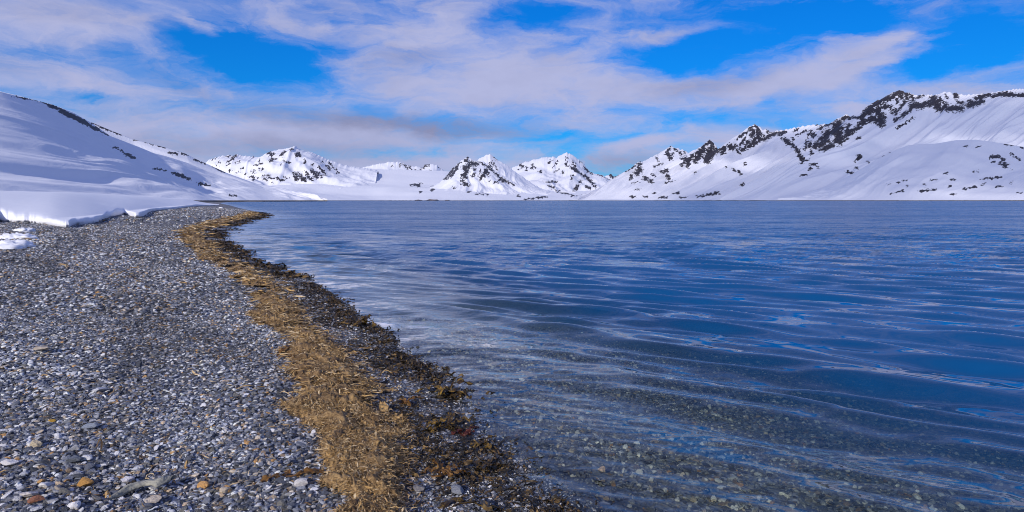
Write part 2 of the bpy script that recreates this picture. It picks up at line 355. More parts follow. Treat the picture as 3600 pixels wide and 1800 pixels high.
R5 = T([(500,370,470,400,16),(560,380,640,385,12),(640,440,760,400,30),(650,400,700,320,26),(700,320,780,250,34),(780,250,910,180,34),(720,330,900,270,26),(930,200,1020,120,26),(1040,110,1060,180,26),(1100,140,1120,200,26),(1150,150,1180,210,16),(1220,180,1290,150,14),
  (1010,200,1015,230,14),(1090,220,1000,350,12),(950,270,965,330,16),(1000,290,1000,340,14),(820,330,860,440,44),(780,380,840,440,34),(880,340,890,400,12),(900,285,930,280,8),(550,530,640,460,24),
  (990,410,1160,300,14),(1160,260,1260,260,36),(1260,260,1360,230,34),(1380,200,1440,290,46),(1440,180,1490,240,14),(1500,150,1520,190,8),(1480,270,1500,260,26),(1520,290,1660,290,36),(1600,150,1610,170,26),(1620,220,1680,240,14),(1730,260,1860,220,30),
  (1740,210,1760,220,16),(1800,190,1940,150,22),(1980,170,2100,130,18),(2060,150,2160,150,22),(2160,150,2290,160,20),(610,600,640,580,7),(1000,500,1180,380,7),(1040,470,1070,460,9),
  (620,770,655,780,15),(610,800,640,795,11),(590,830,600,825,7),(590,880,625,900,10),(510,925,550,940,10),(715,825,730,840,7),(750,885,780,880,6),(830,825,860,810,7),(880,780,950,745,6),(1090,860,1100,855,6),(1280,835,1300,830,7)],2800,280,.3493)
R5K = T([(1960,780,2040,775,22),(2060,790,2090,810,14),(1970,830,1990,825,14),(2060,840,2110,870,28),(2160,750,2250,810,10),(2250,660,2290,690,12),(1860,1000,1960,990,8),(1900,995,1990,995,9),(2000,985,2070,980,7),(1680,1100,1800,1075,11),(1240,1125,1320,1110,15),
  (1320,1115,1410,1105,9),(930,1155,1080,1115,7),(1550,1005,1600,1005,7),(1340,1010,1430,1008,5),(1070,1015,1120,1013,5),(1550,1155,1610,1150,6),(2230,1140,2270,1138,7),(1680,675,1730,668,5),(1810,672,1840,670,6),(1870,1060,1900,1045,6),(2010,1075,2080,1072,6),
  (2150,1045,2180,1020,6),(2090,650,2220,660,6),(1270,1060,1290,1050,5),(1520,1080,1560,1070,6),(1490,945,1520,942,6),(1100,1075,1120,1072,5),(910,1058,950,1052,5),(1010,1035,1040,1032,5),(1780,930,1830,925,5),(2150,910,2180,905,6)],2800,280,.3493)

def rockmask(px, py, strokes, grow=1.15):
    m = np.zeros(px.shape)
    for x0, y0, x1, y1, w in strokes:
        w = w*grow+1.0
        bx = (px > min(x0, x1)-2*w) & (px < max(x0, x1)+2*w) & (py > min(y0, y1)-2*w) & (py < max(y0, y1)+2*w)
        if not bx.any(): continue
        qx = px[bx]; qy = py[bx]; ex, ey = x1-x0, y1-y0; L = ex*ex+ey*ey+1e-9
        t = np.clip(((qx-x0)*ex+(qy-y0)*ey)/L, 0, 1)
        d = np.hypot(qx-x0-t*ex, qy-y0-t*ey)
        m[bx] = np.maximum(m[bx], np.clip(1.0-.5*d/w, 0, 1)*1.0)
    return m
def curve(xs, pts, col):
    p = np.array(pts, float); return np.interp(xs, p[:, 0], p[:, col])
def ruled(name, crest, yc, basefn, mat, strokes=(), ns=200, nt=80, power=1.3, relief=.08, rfreq=6, jag=.0, smooth_relief=0, back=1.0, tfreq=.7, seed=0., grow=1.15, shore=0., slope_rock=0., base_z=0., soft=0):
    """mountain side between a crest line and a base line, with a back slope of its own"""
    cx = np.array([c[0] for c in crest], float)
    xs = np.linspace(cx[0], cx[-1], ns)
    py = curve(xs, crest, 1); Y = curve(xs, yc, 1)
    bx, bY = basefn(xs, py)
    if soft:
        g = lambda q: np.convolve(np.pad(q, soft, mode='reflect', reflect_type='odd'), np.ones(2*soft+1)/(2*soft+1), 'valid')
        bx, bY, Y = g(g(bx)), g(g(bY)), g(g(Y))
    C = np.stack([(xs-1800)/F*Y, Y, H+(HZ-py)/F*Y], 1)
    zc = C[:, 2]
    jg = jag*Y/F*fbm(xs*.12+seed, xs*0+seed, 3) if jag else xs*0
    B = np.stack([(bx-1800)/F*bY, bY, np.full(ns, base_z)], 1)
    t = np.linspace(0, 1, nt)[:, None]
    tt = t**(np.interp(xs, *power)[None, :] if isinstance(power, tuple) else power)
    Px = B[:, 0]+(C[:, 0]-B[:, 0])*t; Py = B[:, 1]+(C[:, 1]-B[:, 1])*t; Pz = B[:, 2]+(C[:, 2]-B[:, 2])*tt
    run = np.hypot(np.gradient(C[:, 0]), np.gradient(C[:, 1])).cumsum(); run = run/run[-1]
    S = np.broadcast_to(run, Px.shape); TT = np.broadcast_to(t, Px.shape)
    env = np.sin(np.pi*np.clip(TT, 0, 1)**.8)**.8
    wob = .25*fbm(S*rfreq*.5+seed, TT*2+seed, 2)
    if relief: Pz = Pz+relief*zc.max()*env*(ridged(S*rfreq+wob+seed, TT*tfreq+seed*.7, 4, .45)-.4)*(.3+.7*(zc/zc.max())[None, :])
    if smooth_relief: Pz = Pz+smooth_relief*zc.max()*env*fbm(S*rfreq*.6+seed+3, TT*3.2+S*2+seed, 3, .4)
    Pz = Pz+jg[None, :]*t**14
    C[:, 2] += jg
    if soft: Pz = Pz+env*(.012*zc.max()*ridged(S*14+TT*6+.8*fbm(S*6, TT*5, 2), TT*2.2-S*2, 3)+.006*zc.max()*fbm(S*40+TT*10, TT*5, 3))*sstep(.02, .2, TT)
    Pz = np.maximum(Pz, base_z-.5+0*TT)
    # back side
    tb = np.linspace(0, 1, 14)[1:, None]
    dx, dy = C[:, 0]-B[:, 0], C[:, 1]-B[:, 1]
    dl = np.hypot(dx, dy)+1e-6; run_b = np.minimum(dl, zc*2.2)*back+20
    Bx = C[:, 0]+dx/dl*run_b*tb; By = C[:, 1]+np.abs(dy/dl)*run_b*tb+run_b*.4*tb; Bz = C[:, 2]*(1-tb)-tb*10
    V = np.stack([np.concatenate([Px, Bx]), np.concatenate([Py, By]), np.concatenate([Pz, Bz])], -1)
    nr = V.shape[0]; st = np.stack([np.broadcast_to(run, (nr, ns)), np.concatenate([TT, 1+.6*np.broadcast_to(tb, Bx.shape)]), np.zeros((nr, ns))], -1)
    ix = 1800+F*V[..., 0]/np.maximum(V[..., 1], 1); iy = HZ-F*(V[..., 2]-H)/np.maximum(V[..., 1], 1)
    wx = 7*fbm(ix*.11+seed, iy*.11, 3, .6); wy = 5*fbm(ix*.11+40, iy*.13+seed, 3, .6)
    rock = rockmask(ix+wx, iy+wy, strokes, grow) if len(strokes) else np.zeros(ix.shape)
    if slope_rock:
        gz = np.abs(np.gradient(V[..., 2], axis=1))/np.maximum(np.hypot(np.gradient(V[..., 0], axis=1), np.gradient(V[..., 1], axis=1)), .1)
        rock = np.maximum(rock, slope_rock*np.clip(gz-.5, 0, 1)*(np.concatenate([TT, np.ones(Bx.shape)]) > .3))
    sh = np.zeros(ix.shape)
    if shore: sh = sstep(shore*1.6, shore*.4, V[..., 2]-base_z)
    me = make_mesh(name, V.reshape(-1, 3), grid_faces(nr, ns), mat, True, {'rock': rock.ravel(), 'st': st.reshape(-1, 3), 'shore': sh.ravel()})
    return tag(link(name, me), kind='structure')

# left snow hill, two ridges
c1 = [(-3000,-500),(-900,150),(-400,235),(0,321),(93,344),(186,368),(256,395),(321,432),(387,477),(415,488),(490,517),(540,538),(580,548),(700,585),(796,608),(900,645),(1000,662),(1109,692),(1151,706.3)]
def b1(xs, py):
    bx = np.interp(xs, [-3000,-900,-400,0,400,796,1000,1109,1152], [-2400,-500,100,560,770,930,1060,1120,1152])
    return bx, np.interp(bx, [-2400,-900,-500,0,300,560,770,784,930,1060,1152], [42,70,85,110,150,240,420,540,700,800,880])
ruled('snow_hill', c1, [(-3000,150),(-900,330),(0,410),(400,650),(800,1750),(1000,1700),(1109,1150),(1152,890)], b1, mountain_material('hill_snow', 60, 10, 1.2, .35), R1, ns=1000, nt=170, power=([300,800],[1.6,1.15]), relief=.0, smooth_relief=.085, rfreq=9, tfreq=1, soft=30, grow=.85, seed=2.2, shore=.9, base_z=.6)
c1b = [(-100,300),(200,375),(321,430),(396,461),(466,489),(582,519),(652,540),(689,559),(745,584),(796,607),(900,650),(960,690)]
ruled('snow_hill', c1b, [(-100,1250),(960,1500)], lambda xs, py: (xs+90, np.full(xs.shape, 1050.)), mountain_material('hill_snow_far', 60, 10, 1.5, .5), R1B, ns=300, nt=90, relief=0, smooth_relief=.06, rfreq=6, grow=.78, seed=5.1)

# glacier and rolling foreland across the head of the bay
gm = mountain_material('glacier_snow', 60, 14, 4, .5)
cg = [(560,640),(900,612),(1150,592),(1250,590),(1350,596),(1450,598),(1560,601),(1700,612),(1900,625),(2100,630),(2400,640)]
ruled('glacier', cg, [(500,9500),(2400,9500)], lambda xs, py: (1800+(xs-1800)*1.05, np.interp(xs, [560,1100,2400], [2700,2800,3100])), gm, R3F, ns=420, nt=130, power=1.75, relief=0, smooth_relief=.07, rfreq=9, seed=8.4, shore=1.2)
# far peaks
def spread(c, k, Yb): return lambda xs, py: (c+(xs-c)*k, np.full(xs.shape, float(Yb)))
cA = [(690,600),(735,562),(766,551),(798,546),(820,546),(835,541),(854,548),(885,551),(890,548),(896,552),(917,551),(935,540),(945,536),(965,530),(990,525),(1010,524),(1021,520),(1030,519),(1039,515),(1043,517),(1049,523),(1074,532),(1102,537),(1140,555),(1189,574),(1231,585),(1277,590),(1330,600)]
ruled('mountain', cA, [(690,8200),(1330,8600)], lambda xs, py: (1000+(xs-1000)*1.05-1.0*(HZ-60-np.convolve(np.pad(py, 20, mode='edge'), np.ones(41)/41, 'valid')), np.full(xs.shape, 5300.)), mountain_material('mountain_west', 30, 16, 5, .8), R2, ns=320, nt=120, power=1.0, relief=.05, rfreq=4, jag=3, grow=.78, seed=1.3, tfreq=2.4, slope_rock=0, smooth_relief=.16)
cE = [(1230,600),(1277,588),(1311,579),(1364,570),(1388,569),(1413,572),(1434,581),(1469,586),(1488,589),(1491,579),(1514,577),(1535,579),(1549,593),(1570,601),(1600,610)]
ruled('mountain', cE, [(1230,12000),(1600,12000)], spread(1420,1.0,9300), mountain_material('mountain_small', 30, 16, 5, .8), R2E, ns=180, nt=50, power=1.1, relief=.03, rfreq=6, jag=3, smooth_relief=.08, grow=.78, seed=4.4, tfreq=1.5)
cB2 = [(1640,600),(1687,556),(1704,548),(1723,541),(1735,551),(1753,564),(1777,577),(1802,597),(1837,621),(1872,646),(1907,664),(1994,683)]
ruled('mountain', cB2, [(1640,6500),(1994,5600)], spread(1790,1.12,4300), mountain_material('mountain_mid_far', 30, 16, 5, .75), R3B, ns=200, nt=90, power=1.25, relief=.06, rfreq=5, jag=2, smooth_relief=.05, grow=.78, seed=6.3, tfreq=.9)
cB = [(1500,668),(1550,639),(1575,611),(1592,590),(1617,569),(1631,560),(1638,553),(1645,548),(1650,555),(1665,563),(1680,565),(1700,569),(1725,585),(1760,612),(1800,635),(1850,660),(1920,684)]
ruled('mountain', cB, [(1500,5600),(1645,5800),(1920,4800)], spread(1690,1.25,4100), mountain_material('mountain_mid', 30, 16, 5, .8), R3B, ns=240, nt=110, power=1.3, relief=.07, rfreq=4, jag=3, smooth_relief=.07, grow=.78, seed=9.7, tfreq=.9)
cC = [(1740,640),(1802,590),(1823,579),(1833,574),(1865,565),(1889,557),(1914,551),(1925,553),(1945,551),(1956,555),(1973,544),(1985,539),(1992,537),(2000,539),(2008,543),(2029,558),(2050,574),(2064,593),(2081,607),(2099,612),(2123,618),(2144,632),(2200,655)]
ruled('mountain', cC, [(1740,9000),(2200,8600)], spread(1990,1.1,5200), mountain_material('mountain_east', 30, 16, 5, .8), R3C, ns=260, nt=120, power=1.35, relief=.06, rfreq=4, jag=3, grow=.78, seed=3.6, tfreq=1.5, slope_rock=0, smooth_relief=.13)
ruled('mountain', [(2085,640),(2120,622),(2148,612),(2162,621),(2176,614),(2200,610),(2240,640)], [(2085,13000),(2240,13000)], spread(2150,1,10500), mountain_material('mountain_gap', 40, 8, 14, .9), R3D, ns=90, nt=30, relief=.06, rfreq=7, jag=3, seed=2.9)
# right hand range
cR = [(2060,686),(2144,649),(2186,618),(2225,586),(2245,570),(2252,565),(2258,572),(2275,562),(2305,546),(2340,527),(2359,515),(2375,518),(2396,525),(2422,539),(2445,527),(2469,513),(2485,500),(2497,491),(2511,506),(2523,524),(2535,524),(2556,510),(2584,485),(2619,459),(2640,443),(2654,434),(2662,440),(2672,447),(2682,457),(2700,455),(2710,466),(2759,457),(2801,447),(2864,438),(2916,434),(2944,419),(2975,404),(3000,407),(3017,409),(3029,413),(3041,392),(3065,366),(3093,350),(3118,339),(3135,329),(3150,321),(3158,317),(3177,322),(3202,329),(3219,336),(3251,332),(3290,334),(3310,328),(3331,323),(3359,329),(3401,336),(3446,329),(3481,327),(3534,317),(3600,313),(3800,298),(4200,262),(4700,240)]
def bR(xs, py):
    sm = np.convolve(np.pad(py, 60, mode='edge'), np.ones(121)/121, 'valid')
    bx = xs-1.75*(HZ-sm)
    return bx, np.interp(bx, [1900,2300,2700,3100,3600,4300], [3300,3300,3000,2700,2400,2100])
ruled('mountain_range', cR, [(2060,4600),(2250,5200),(2650,5000),(3160,4500),(3600,4000),(4700,3600)], bR, mountain_material('range_snow', 130, 16, 7, .75), R4+R5, ns=1150, nt=210, power=1.28, relief=.08, rfreq=13, jag=4.5, grow=0.9, seed=7.7, tfreq=.7, shore=2.0)
cK = [(2760,703),(2830,686),(2915,654),(2995,612),(3080,562),(3150,527),(3195,510),(3290,505),(3360,493),(3430,491),(3516,503),(3600,517),(3800,530),(4300,500)]
def bK(xs, py): 
    bx = np.interp(xs, [2760,3100,3430,3800,4300], [2730,2950,3230,3550,4000]); return bx, np.interp(bx, [2700,3200,4000], [2500,2000,1600])
ruled('snow_knoll', cK, [(2760,2600),(3200,2800),(3600,2600),(4300,2300)], bK, mountain_material('knoll_snow', 60, 12, 4, .6), R5K, ns=420, nt=130, power=1.2, relief=.06, smooth_relief=.05, rfreq=4, grow=0.72, seed=12.9, shore=1.6, tfreq=.5)

# unseen broken clouds, added behind the camera to shade the range and knoll
def shade_cloud_material():
    m = NT('shade_cloud_vapour'); o = m.obj()
    n = m.noise(o, .0022, 6, .6).outputs[0]
    c = m.attr('cover').outputs['Fac']
    f = m.rng(m.math('ADD', c, m.math('MULTIPLY', m.math('SUBTRACT', n, .5), 1.6)), .2, .9, 0, .42)
    d = m.n('ShaderNodeBsdfDiffuse'); d.inputs[0].default_value = (.9, .9, .92, 1)
    t = m.n('ShaderNodeBsdfTranslucent'); t.inputs[0].default_value = (.9, .9, .92, 1)
    a = m.n('ShaderNodeMixShader'); a.inputs[0].default_value = .6; m.l(d.outputs[0], a.inputs[1]); m.l(t.outputs[0], a.inputs[2])
    p = m.n('ShaderNodeBsdfTransparent'); b = m.n('ShaderNodeMixShader'); m.l(f, b.inputs[0]); m.l(p.outputs[0], b.inputs[1]); m.l(a.outputs[0], b.inputs[2])
    m.l(b.outputs[0], m.out.inputs[0]); return m.m
def shade_cloud(cx, cy, cz, rx, ry, seed, amount=1.):
    n = 90; g = np.linspace(-1, 1, n); gx_, gy_ = np.meshgrid(g, g)
    r = np.sqrt(np.minimum(gx_**2+gy_**2, 1))
    cv = np.clip(1-r**2, 0, 1)*amount
    hgt = 130*np.sqrt(cv)*(1+.5*fbm(gx_*3+seed, gy_*3, 4))
    top = np.stack([gx_*rx, gy_*ry, hgt], -1).reshape(-1, 3); bot = np.stack([gx_*rx, gy_*ry, -.35*hgt], -1).reshape(-1, 3)
    f = grid_faces(n, n, keep=(r < .999)); f2 = f[:, ::-1]+n*n
    V, Fc, A = compact(np.concatenate([top, bot]), np.concatenate([f, f2]), {'cover': np.concatenate([cv.ravel(), cv.ravel()])})
    return tag(link('shade_cloud', make_mesh('shade_cloud', V, Fc, SHADE_CLOUD, True, A), loc=(cx, cy, cz)), kind='structure')
SHADE_CLOUD = shade_cloud_material()
shade_cloud(-60, -1440, 3000, 1450, 1400, 3.1)
shade_cloud(-950, -2900, 2900, 1250, 1500, 7.7, 1.2)

# ------------------------------------------------------------------ beach and lake bed
def beach_material():
    m = NT('gravel_ground')
    o = m.obj(); d = m.attr('shore_dist').outputs['Fac']
    v = m.n('ShaderNodeTexVoronoi'); v.inputs['Scale'].default_value = 26; m.l(o, v.inputs['Vector'])
    g = m.n('ShaderNodeSeparateColor'); m.l(v.outputs['Color'], g.inputs[0])
    c = m.ramp(g.outputs[0], [(.0, (.05, .052, .06)), (.3, (.10, .105, .125)), (.55, (.16, .17, .20)), (.72, (.30, .30, .33)), (.84, (.22, .16, .10)), (.92, (.5, .5, .54))], True)
    v2 = m.n('ShaderNodeTexVoronoi'); v2.inputs['Scale'].default_value = 7; m.l(o, v2.inputs['Vector'])
    big = m.noise(o, .7, 4).outputs[0]
    c = m.mix(m.rng(big, .3, .7, 0, .35), c, (.12, .105, .09, 1))
    wet = m.rng(d, -.05, .55, .35, 1.0)
    nd = m.math('MULTIPLY', d, -1.0)
    c = m.mix(m.rng(nd, .15, .5, 0, .6), c, (.11, .105, .07, 1))
    wet = m.math('MAXIMUM', wet, m.rng(nd, .2, .5, 0, .8))
    c = m.mix(1.0, c, wet, 'MULTIPLY')
    nrm = m.bump(v.outputs['Distance'], .8, .02)
    m.principled(c, m.rng(d, 0, .5, .35, .85), nrm, .4)
    return m.m
pys = np.concatenate([np.linspace(7200, 2600, 14), np.linspace(2500, 1500, 90), np.linspace(1495, 760, 200), np.linspace(758, 716, 50), np.array([714,712,711,710,709,708.4])])
rowsY = 1.2*F/(pys-HZ)
colsP = np.concatenate([np.linspace(-9000, -1000, 22), np.linspace(-900, -60, 40), np.linspace(-40, 2700, 300), np.linspace(2740, 4200, 50), np.linspace(4500, 9000, 12)])
gx = (colsP[None, :]-1800)/F*rowsY[:, None]; gy = np.broadcast_to(rowsY[:, None], gx.shape)
gd = sdist(gx, gy); gz = gheight(gx, gy, gd)
fv = np.stack([gx, gy, gz], -1).reshape(-1, 3); ff = grid_faces(*gx.shape, keep=(gd > -24))
fv, ff, fa = compact(fv, ff, {'shore_dist': gd.ravel()})
beach = tag(link('gravel_beach', make_mesh('gravel_beach', fv, ff, beach_material(), True, fa)), kind='structure')

# ------------------------------------------------------------------ water
def water_material():
    m = NT('sea_water')
    o = m.n('ShaderNodeNewGeometry').outputs['Position']
    va = m.mapping(o, (1, 1, 1), (0, 0, math.radians(-38)))      # x along the crests
    dep = m.attr('depth').outputs['Fac']; lod = m.attr('lod').outputs['Fac']
    gust = m.noise(m.mapping(o, (.02, .09, 1)), 1.0, 4, .6).outputs[0]
    def tilt(vec, kx, ky, detail, rough):
        n = m.noise(vec, 1.0, detail, rough, .2).outputs['Color']
        a = m.n('ShaderNodeVectorMath', operation='SUBTRACT'); m.l(n, a.inputs[0]); a.inputs[1].default_value = (.5, .5, .5)
        c = m.n('ShaderNodeVectorMath', operation='MULTIPLY'); m.l(a.outputs[0], c.inputs[0]); c.inputs[1].default_value = (kx, ky, 0)
        return c.outputs[0]
    def vadd(a, b):
        n = m.n('ShaderNodeVectorMath', operation='ADD'); m.l(a, n.inputs[0]); m.l(b, n.inputs[1]); return n.outputs[0]
    def vscale(a, f):
        n = m.n('ShaderNodeVectorMath', operation='SCALE'); m.l(a, n.inputs[0]); m.l(f, n.inputs['Scale']); return n.outputs[0]
    tl = vadd(tilt(m.mapping(va, (1.0, 4.0, 1)), .30, .90, 3, .6), tilt(m.mapping(o, (3.0, 15, 1)), .15, .70, 2, .5))
    tl = vadd(tl, tilt(m.mapping(o, (.22, 1.3, 1)), .25, 1.2, 3, .6))
    tl = vscale(tl, m.rng(gust, .30, .70, .85, 1.15))
    tl = vscale(tl, lod)
    gn = m.n('ShaderNodeNewGeometry').outputs['Normal']
    nz = m.n('ShaderNodeVectorMath', operation='NORMALIZE'); m.l(vadd(gn, tl), nz.inputs[0]); nrm = nz.outputs[0]
    # ripples too small to see one by one roughen the far water
    rough = m.math('ADD', .03, m.math('MULTIPLY', m.attr('distant').outputs['Fac'], m.rng(gust, .3, .7, .17, .27)))
    lw = m.n('ShaderNodeLayerWeight'); lw.inputs['Blend'].default_value = .5; m.l(nrm, lw.inputs['Normal'])
    fres = m.math('ADD', .02, m.math('MULTIPLY', m.math('POWER', lw.outputs['Facing'], 5.0), .98))
    gl = m.n('ShaderNodeBsdfAnisotropic'); m.l(rough, gl.inputs['Roughness']); gl.inputs['Color'].default_value = (1, 1, 1, 1); m.l(nrm, gl.inputs['Normal'])
    tr = m.n('ShaderNodeBsdfTransparent'); m.put(tr.inputs['Color'], m.mix(m.rng(dep, 0, .8, 0, 1, False), (.93, .97, .95, 1), (.46, .76, .74, 1)))
    s = m.n('ShaderNodeMixShader'); m.l(fres, s.inputs[0]); m.l(tr.outputs[0], s.inputs[1]); m.l(gl.outputs[0], s.inputs[2])
    deep = m.principled((.0005, .060, .185, 1), rough, nrm, .5, **{'IOR': 1.42})
    op = m.rng(dep, .06, .48, .0, 1.0)
    b = m.n('ShaderNodeMixShader'); m.l(op, b.inputs[0]); m.l(s.outputs[0], b.inputs[1]); m.l(deep.outputs[0], b.inputs[2])
    m.l(b.outputs[0], m.out.inputs[0])
    return m.m
wp = np.concatenate([np.linspace(3600, 1960, 40), np.linspace(1950, 1100, 330), np.linspace(1099, 760, 330), np.linspace(758, 708, 26), np.array([707,706.2,705.6,705.1])])
wY = H*F/(wp-HZ)
wc = np.concatenate([np.linspace(-3000, 600, 30), np.linspace(620, 3760, 500), np.linspace(3800, 5200, 50), np.linspace(5400, 12000, 30)])
qx = (wc[None, :]-1800)/F*wY[:, None]; qy = np.broadcast_to(wY[:, None], qx.shape)
wd = sdist(qx, qy)
step = np.abs(np.gradient(wY))[:, None]
zz = np.zeros(qx.shape)
rw = np.random.default_rng(5)
shoal = sstep(.1, 2.6, -wd)
tot = np.zeros(qx.shape)+1e-6; unres = np.zeros(qx.shape)
def waves(n, l0, l1, mean, spread_, slope, warp, sharp, fade):
    global zz, tot, unres
    amp = slope*math.sqrt(2.0/n)
    for i in range(n):
        lam = l0*(l1/l0)**((i+rw.random())/n)
        th = math.radians(mean+rw.normal()*spread_)
        kx, ky = math.cos(th), math.sin(th); k = 2*math.pi/lam
        ph = k*(kx*qx+ky*qy)+rw.random()*6.28+warp*perlin(qx*.4/lam**.5+i*3.7, qy*.4/lam**.5)
        res = np.clip(lam/(step*3.3)-1, 0, 1); vis = res*fade
        w = (np.exp(sharp*np.cos(ph))-1-.25*sharp*sharp)/sharp if sharp else np.cos(ph)
        zz = zz+amp/k*vis*w
        tot += (amp*amp)*(fade**2); unres += (amp*amp)*(fade**2)*(1-res)
patch = .72+.5*sstep(-.5, .6, fbm(qx*.22, qy*.4, 2))
waves(12, 1.6, 4.0, 64, 13, .045, 1.0, .2, sstep(2.5, 9, -wd))
waves(16, .70, 1.6, 54, 8, .120, 1.0, .25, (.10+.90*shoal)*(.8+.2*patch))
waves(24, .30, .72, 58, 11, .185, 1.0, 0, (.18+.82*shoal)*patch)
waves(16, .09, .26, 78, 16, .048, 1.0, 0, (1.0-.35*sstep(1.5, 5, -wd))*patch)
lod = np.sqrt(unres/tot)
lod = np.clip(lod, .10, 1)
bed = gheight(qx, qy, wd)
wv_ = np.stack([qx, qy, zz], -1).reshape(-1, 3)
wf = grid_faces(*qx.shape, keep=(wd < .45))
wv_, wf, wa = compact(wv_, wf, {'depth': np.maximum(-bed, 0).ravel(), 'lod': lod.ravel(), 'distant': sstep(4, 45, qy).ravel()})
tag(link('water', make_mesh('water', wv_, wf, water_material(), True, wa)), kind='structure')

# ------------------------------------------------------------------ snow bank along the beach
def snow_material():
    m = NT('bank_snow'); o = m.obj()
    n1 = m.noise(m.mapping(o, (.5, 2.0, 1), (0, 0, math.radians(35))), 1.4, 6, .6).outputs[0]
    n2 = m.noise(o, 6, 4, .6).outputs[0]
    c = m.mix(n1, (.71, .72, .80, 1), (.83, .83, .87, 1))
    nrm = m.bump(m.math('ADD', n1, m.math('MULTIPLY', n2, .3)), .35, .08)
    m.principled(c, .6, nrm, .3); return m.m
M_SNOW = snow_material()
EDGE = [(-2600,1080),(-900,900),(-500,840),(-200,800),(0,781),(70,783),(140,787),(200,796),(242,803),(258,792),(300,789),(335,785),(373,767),(410,758),(442,753),(470,764),(490,765),(508,760),(526,744),(580,738),(629,734),(660,728),(689,725),(740,723),(800,720.5)]
CREST = [(-2600,560,14),(-900,655,26),(0,671,44),(250,676,56),(500,690,100),(690,702,180),(760,705.5,230),(800,708,250)]
ns = 1290
ex = np.linspace(-2600, 772, ns)
ey = curve(ex, EDGE, 1)
zt = np.full(ns, .5)
for _ in range(8):
    eY = (H-zt)*F/(ey-HZ); eX = (ex-1800)/F*eY; zt = .5*zt+.5*gheight(eX, eY)
sl = np.hypot(np.gradient(eX), np.gradient(eY)).cumsum()
_sm = lambda q, w=91: np.convolve(np.pad(q, w//2, mode='edge'), np.ones(w)/w, 'valid')
bX, bY_ = _sm(eX, 7), _sm(eY, 7)
lob = .22*fbm(sl*.6, sl*0+2, 3)+.16*np.abs(perlin(sl*1.6, sl*0+7))
zs = _sm(zt)
cX, cY, cZ = None, None, None
cpx = ex; cY = _sm(curve(ex, CREST, 2), 61); cpy = _sm(curve(ex, CREST, 1), 61)
cX = (cpx-1800)/F*cY; cZ = H+(HZ-cpy)/F*cY
dx_, dy_ = cX-bX, cY-bY_; dl_ = np.hypot(dx_, dy_); nx, ny = _sm(dx_/dl_), _sm(dy_/dl_)       # towards the top of the bank
nsc = np.minimum(1, dl_*.25/6)
thick = .18+.06*perlin(sl*.5, sl*0+4)+.05*np.abs(perlin(sl*2.2, sl*0))
jt = .11*perlin(sl*2.6, sl*0+3)+.07*np.abs(perlin(sl*6, sl*0+3))+.03*perlin(sl*15, sl*0+1)
rows = []
def bank_row(n, z, k, jit):
    off = n+lob*k+jit
    rows.append(np.stack([bX+nx*off, bY_+ny*off, z], 1))
und = .35+.65*sstep(-.2, .4, perlin(sl*.35, sl*0+9))
for n, zf in ((.55, -.06), (.36, .06), (.16, .28), (.03, .52), (0, .74)):
    bank_row(n*und, zt+thick*zf, 1., jt+.035*perlin(sl*4.1+zf*2, sl*0+zf*3)*(zf < .6))
NN = np.concatenate([np.linspace(.06, 1, 10), np.linspace(1.2, 6, 16)])
_fd = sstep(772, 640, ex); cZ = cZ*_fd+(zs+.12)*(1-_fd)
sX_, sY_ = _sm(_sm(eX)), _sm(_sm(eY)); D0 = np.hypot(cX-sX_, cY-sY_)
fade = sstep(772, 680, ex)
def top_z(x, y, f=0):
    u = np.clip(1-np.hypot(cX-x, cY-y)/D0, 0, 1)
    return zs+.10+.20*fade+(cZ-zs-.30)*(1-(1-u)**1.5)
thick = thick*(.25+.75*fade)
for n in NN:
    k = math.exp(-n/1.2); q = math.exp(-n/.45); off = n*nsc+lob*k+jt*math.exp(-n/.7)
    x_, y_ = bX+nx*off, bY_+ny*off
    z = (zt+thick*(.74+.36*(1-math.exp(-n/.25))))*q+top_z(x_, y_)*(1-q)
    rows.append(np.stack([x_, y_, z], 1))
r0 = rows[-1]
for t in np.linspace(0, 1, 50)[1:]:
    q = r0*(1-t)+np.stack([cX, cY, cZ], 1)*t
    q[:, 2] = top_z(q[:, 0], q[:, 1])+.06*np.sin(math.pi*t)*fbm(q[:, 0]*.12, q[:, 1]*.08, 3)
    rows.append(q)
hb = rows[-1]
for t in (.1, .3, .6, 1.0):
    q = hb.copy(); q[:, 0] -= 25*t; q[:, 1] += 60*t; q[:, 2] -= .15+1.5*t*t; rows.append(q)
V = np.stack(rows, 0)
tag(link('snow_bank', make_mesh('snow_bank', V.reshape(-1, 3), grid_faces(V.shape[0], ns), M_SNOW)), kind='structure')

def ico(sub):
    import bmesh
    bm = bmesh.new(); bmesh.ops.create_icosphere(bm, subdivisions=sub, radius=1)
    v = np.array([x.co[:] for x in bm.verts]); f = np.array([[x.index for x in p.verts] for p in bm.faces]); bm.free(); return v, f
ICO2 = ico(2); ICO3 = ico(3); ICO4 = ico(4)
def lump(name, size, seed, mat, rough=.25, flat=.5):
    v, f = ICO4; v = v.copy()
    n = fbm(v[:, 0]*1.3+seed, v[:, 1]*1.3+v[:, 2]*1.7+seed, 4)
    v *= (1+rough*n)[:, None]
    v[:, 2] = np.where(v[:, 2] < 0, v[:, 2]*.35, np.maximum(v[:, 2], 0)**.7*(1+.5*fbm(v[:, 0]*3+seed, v[:, 1]*6, 3))) if size[2] < .2 else np.where(v[:, 2] < 0, v[:, 2]*.35, v[:, 2])
    v *= np.array(size)
    return make_mesh(name, v, f, mat)
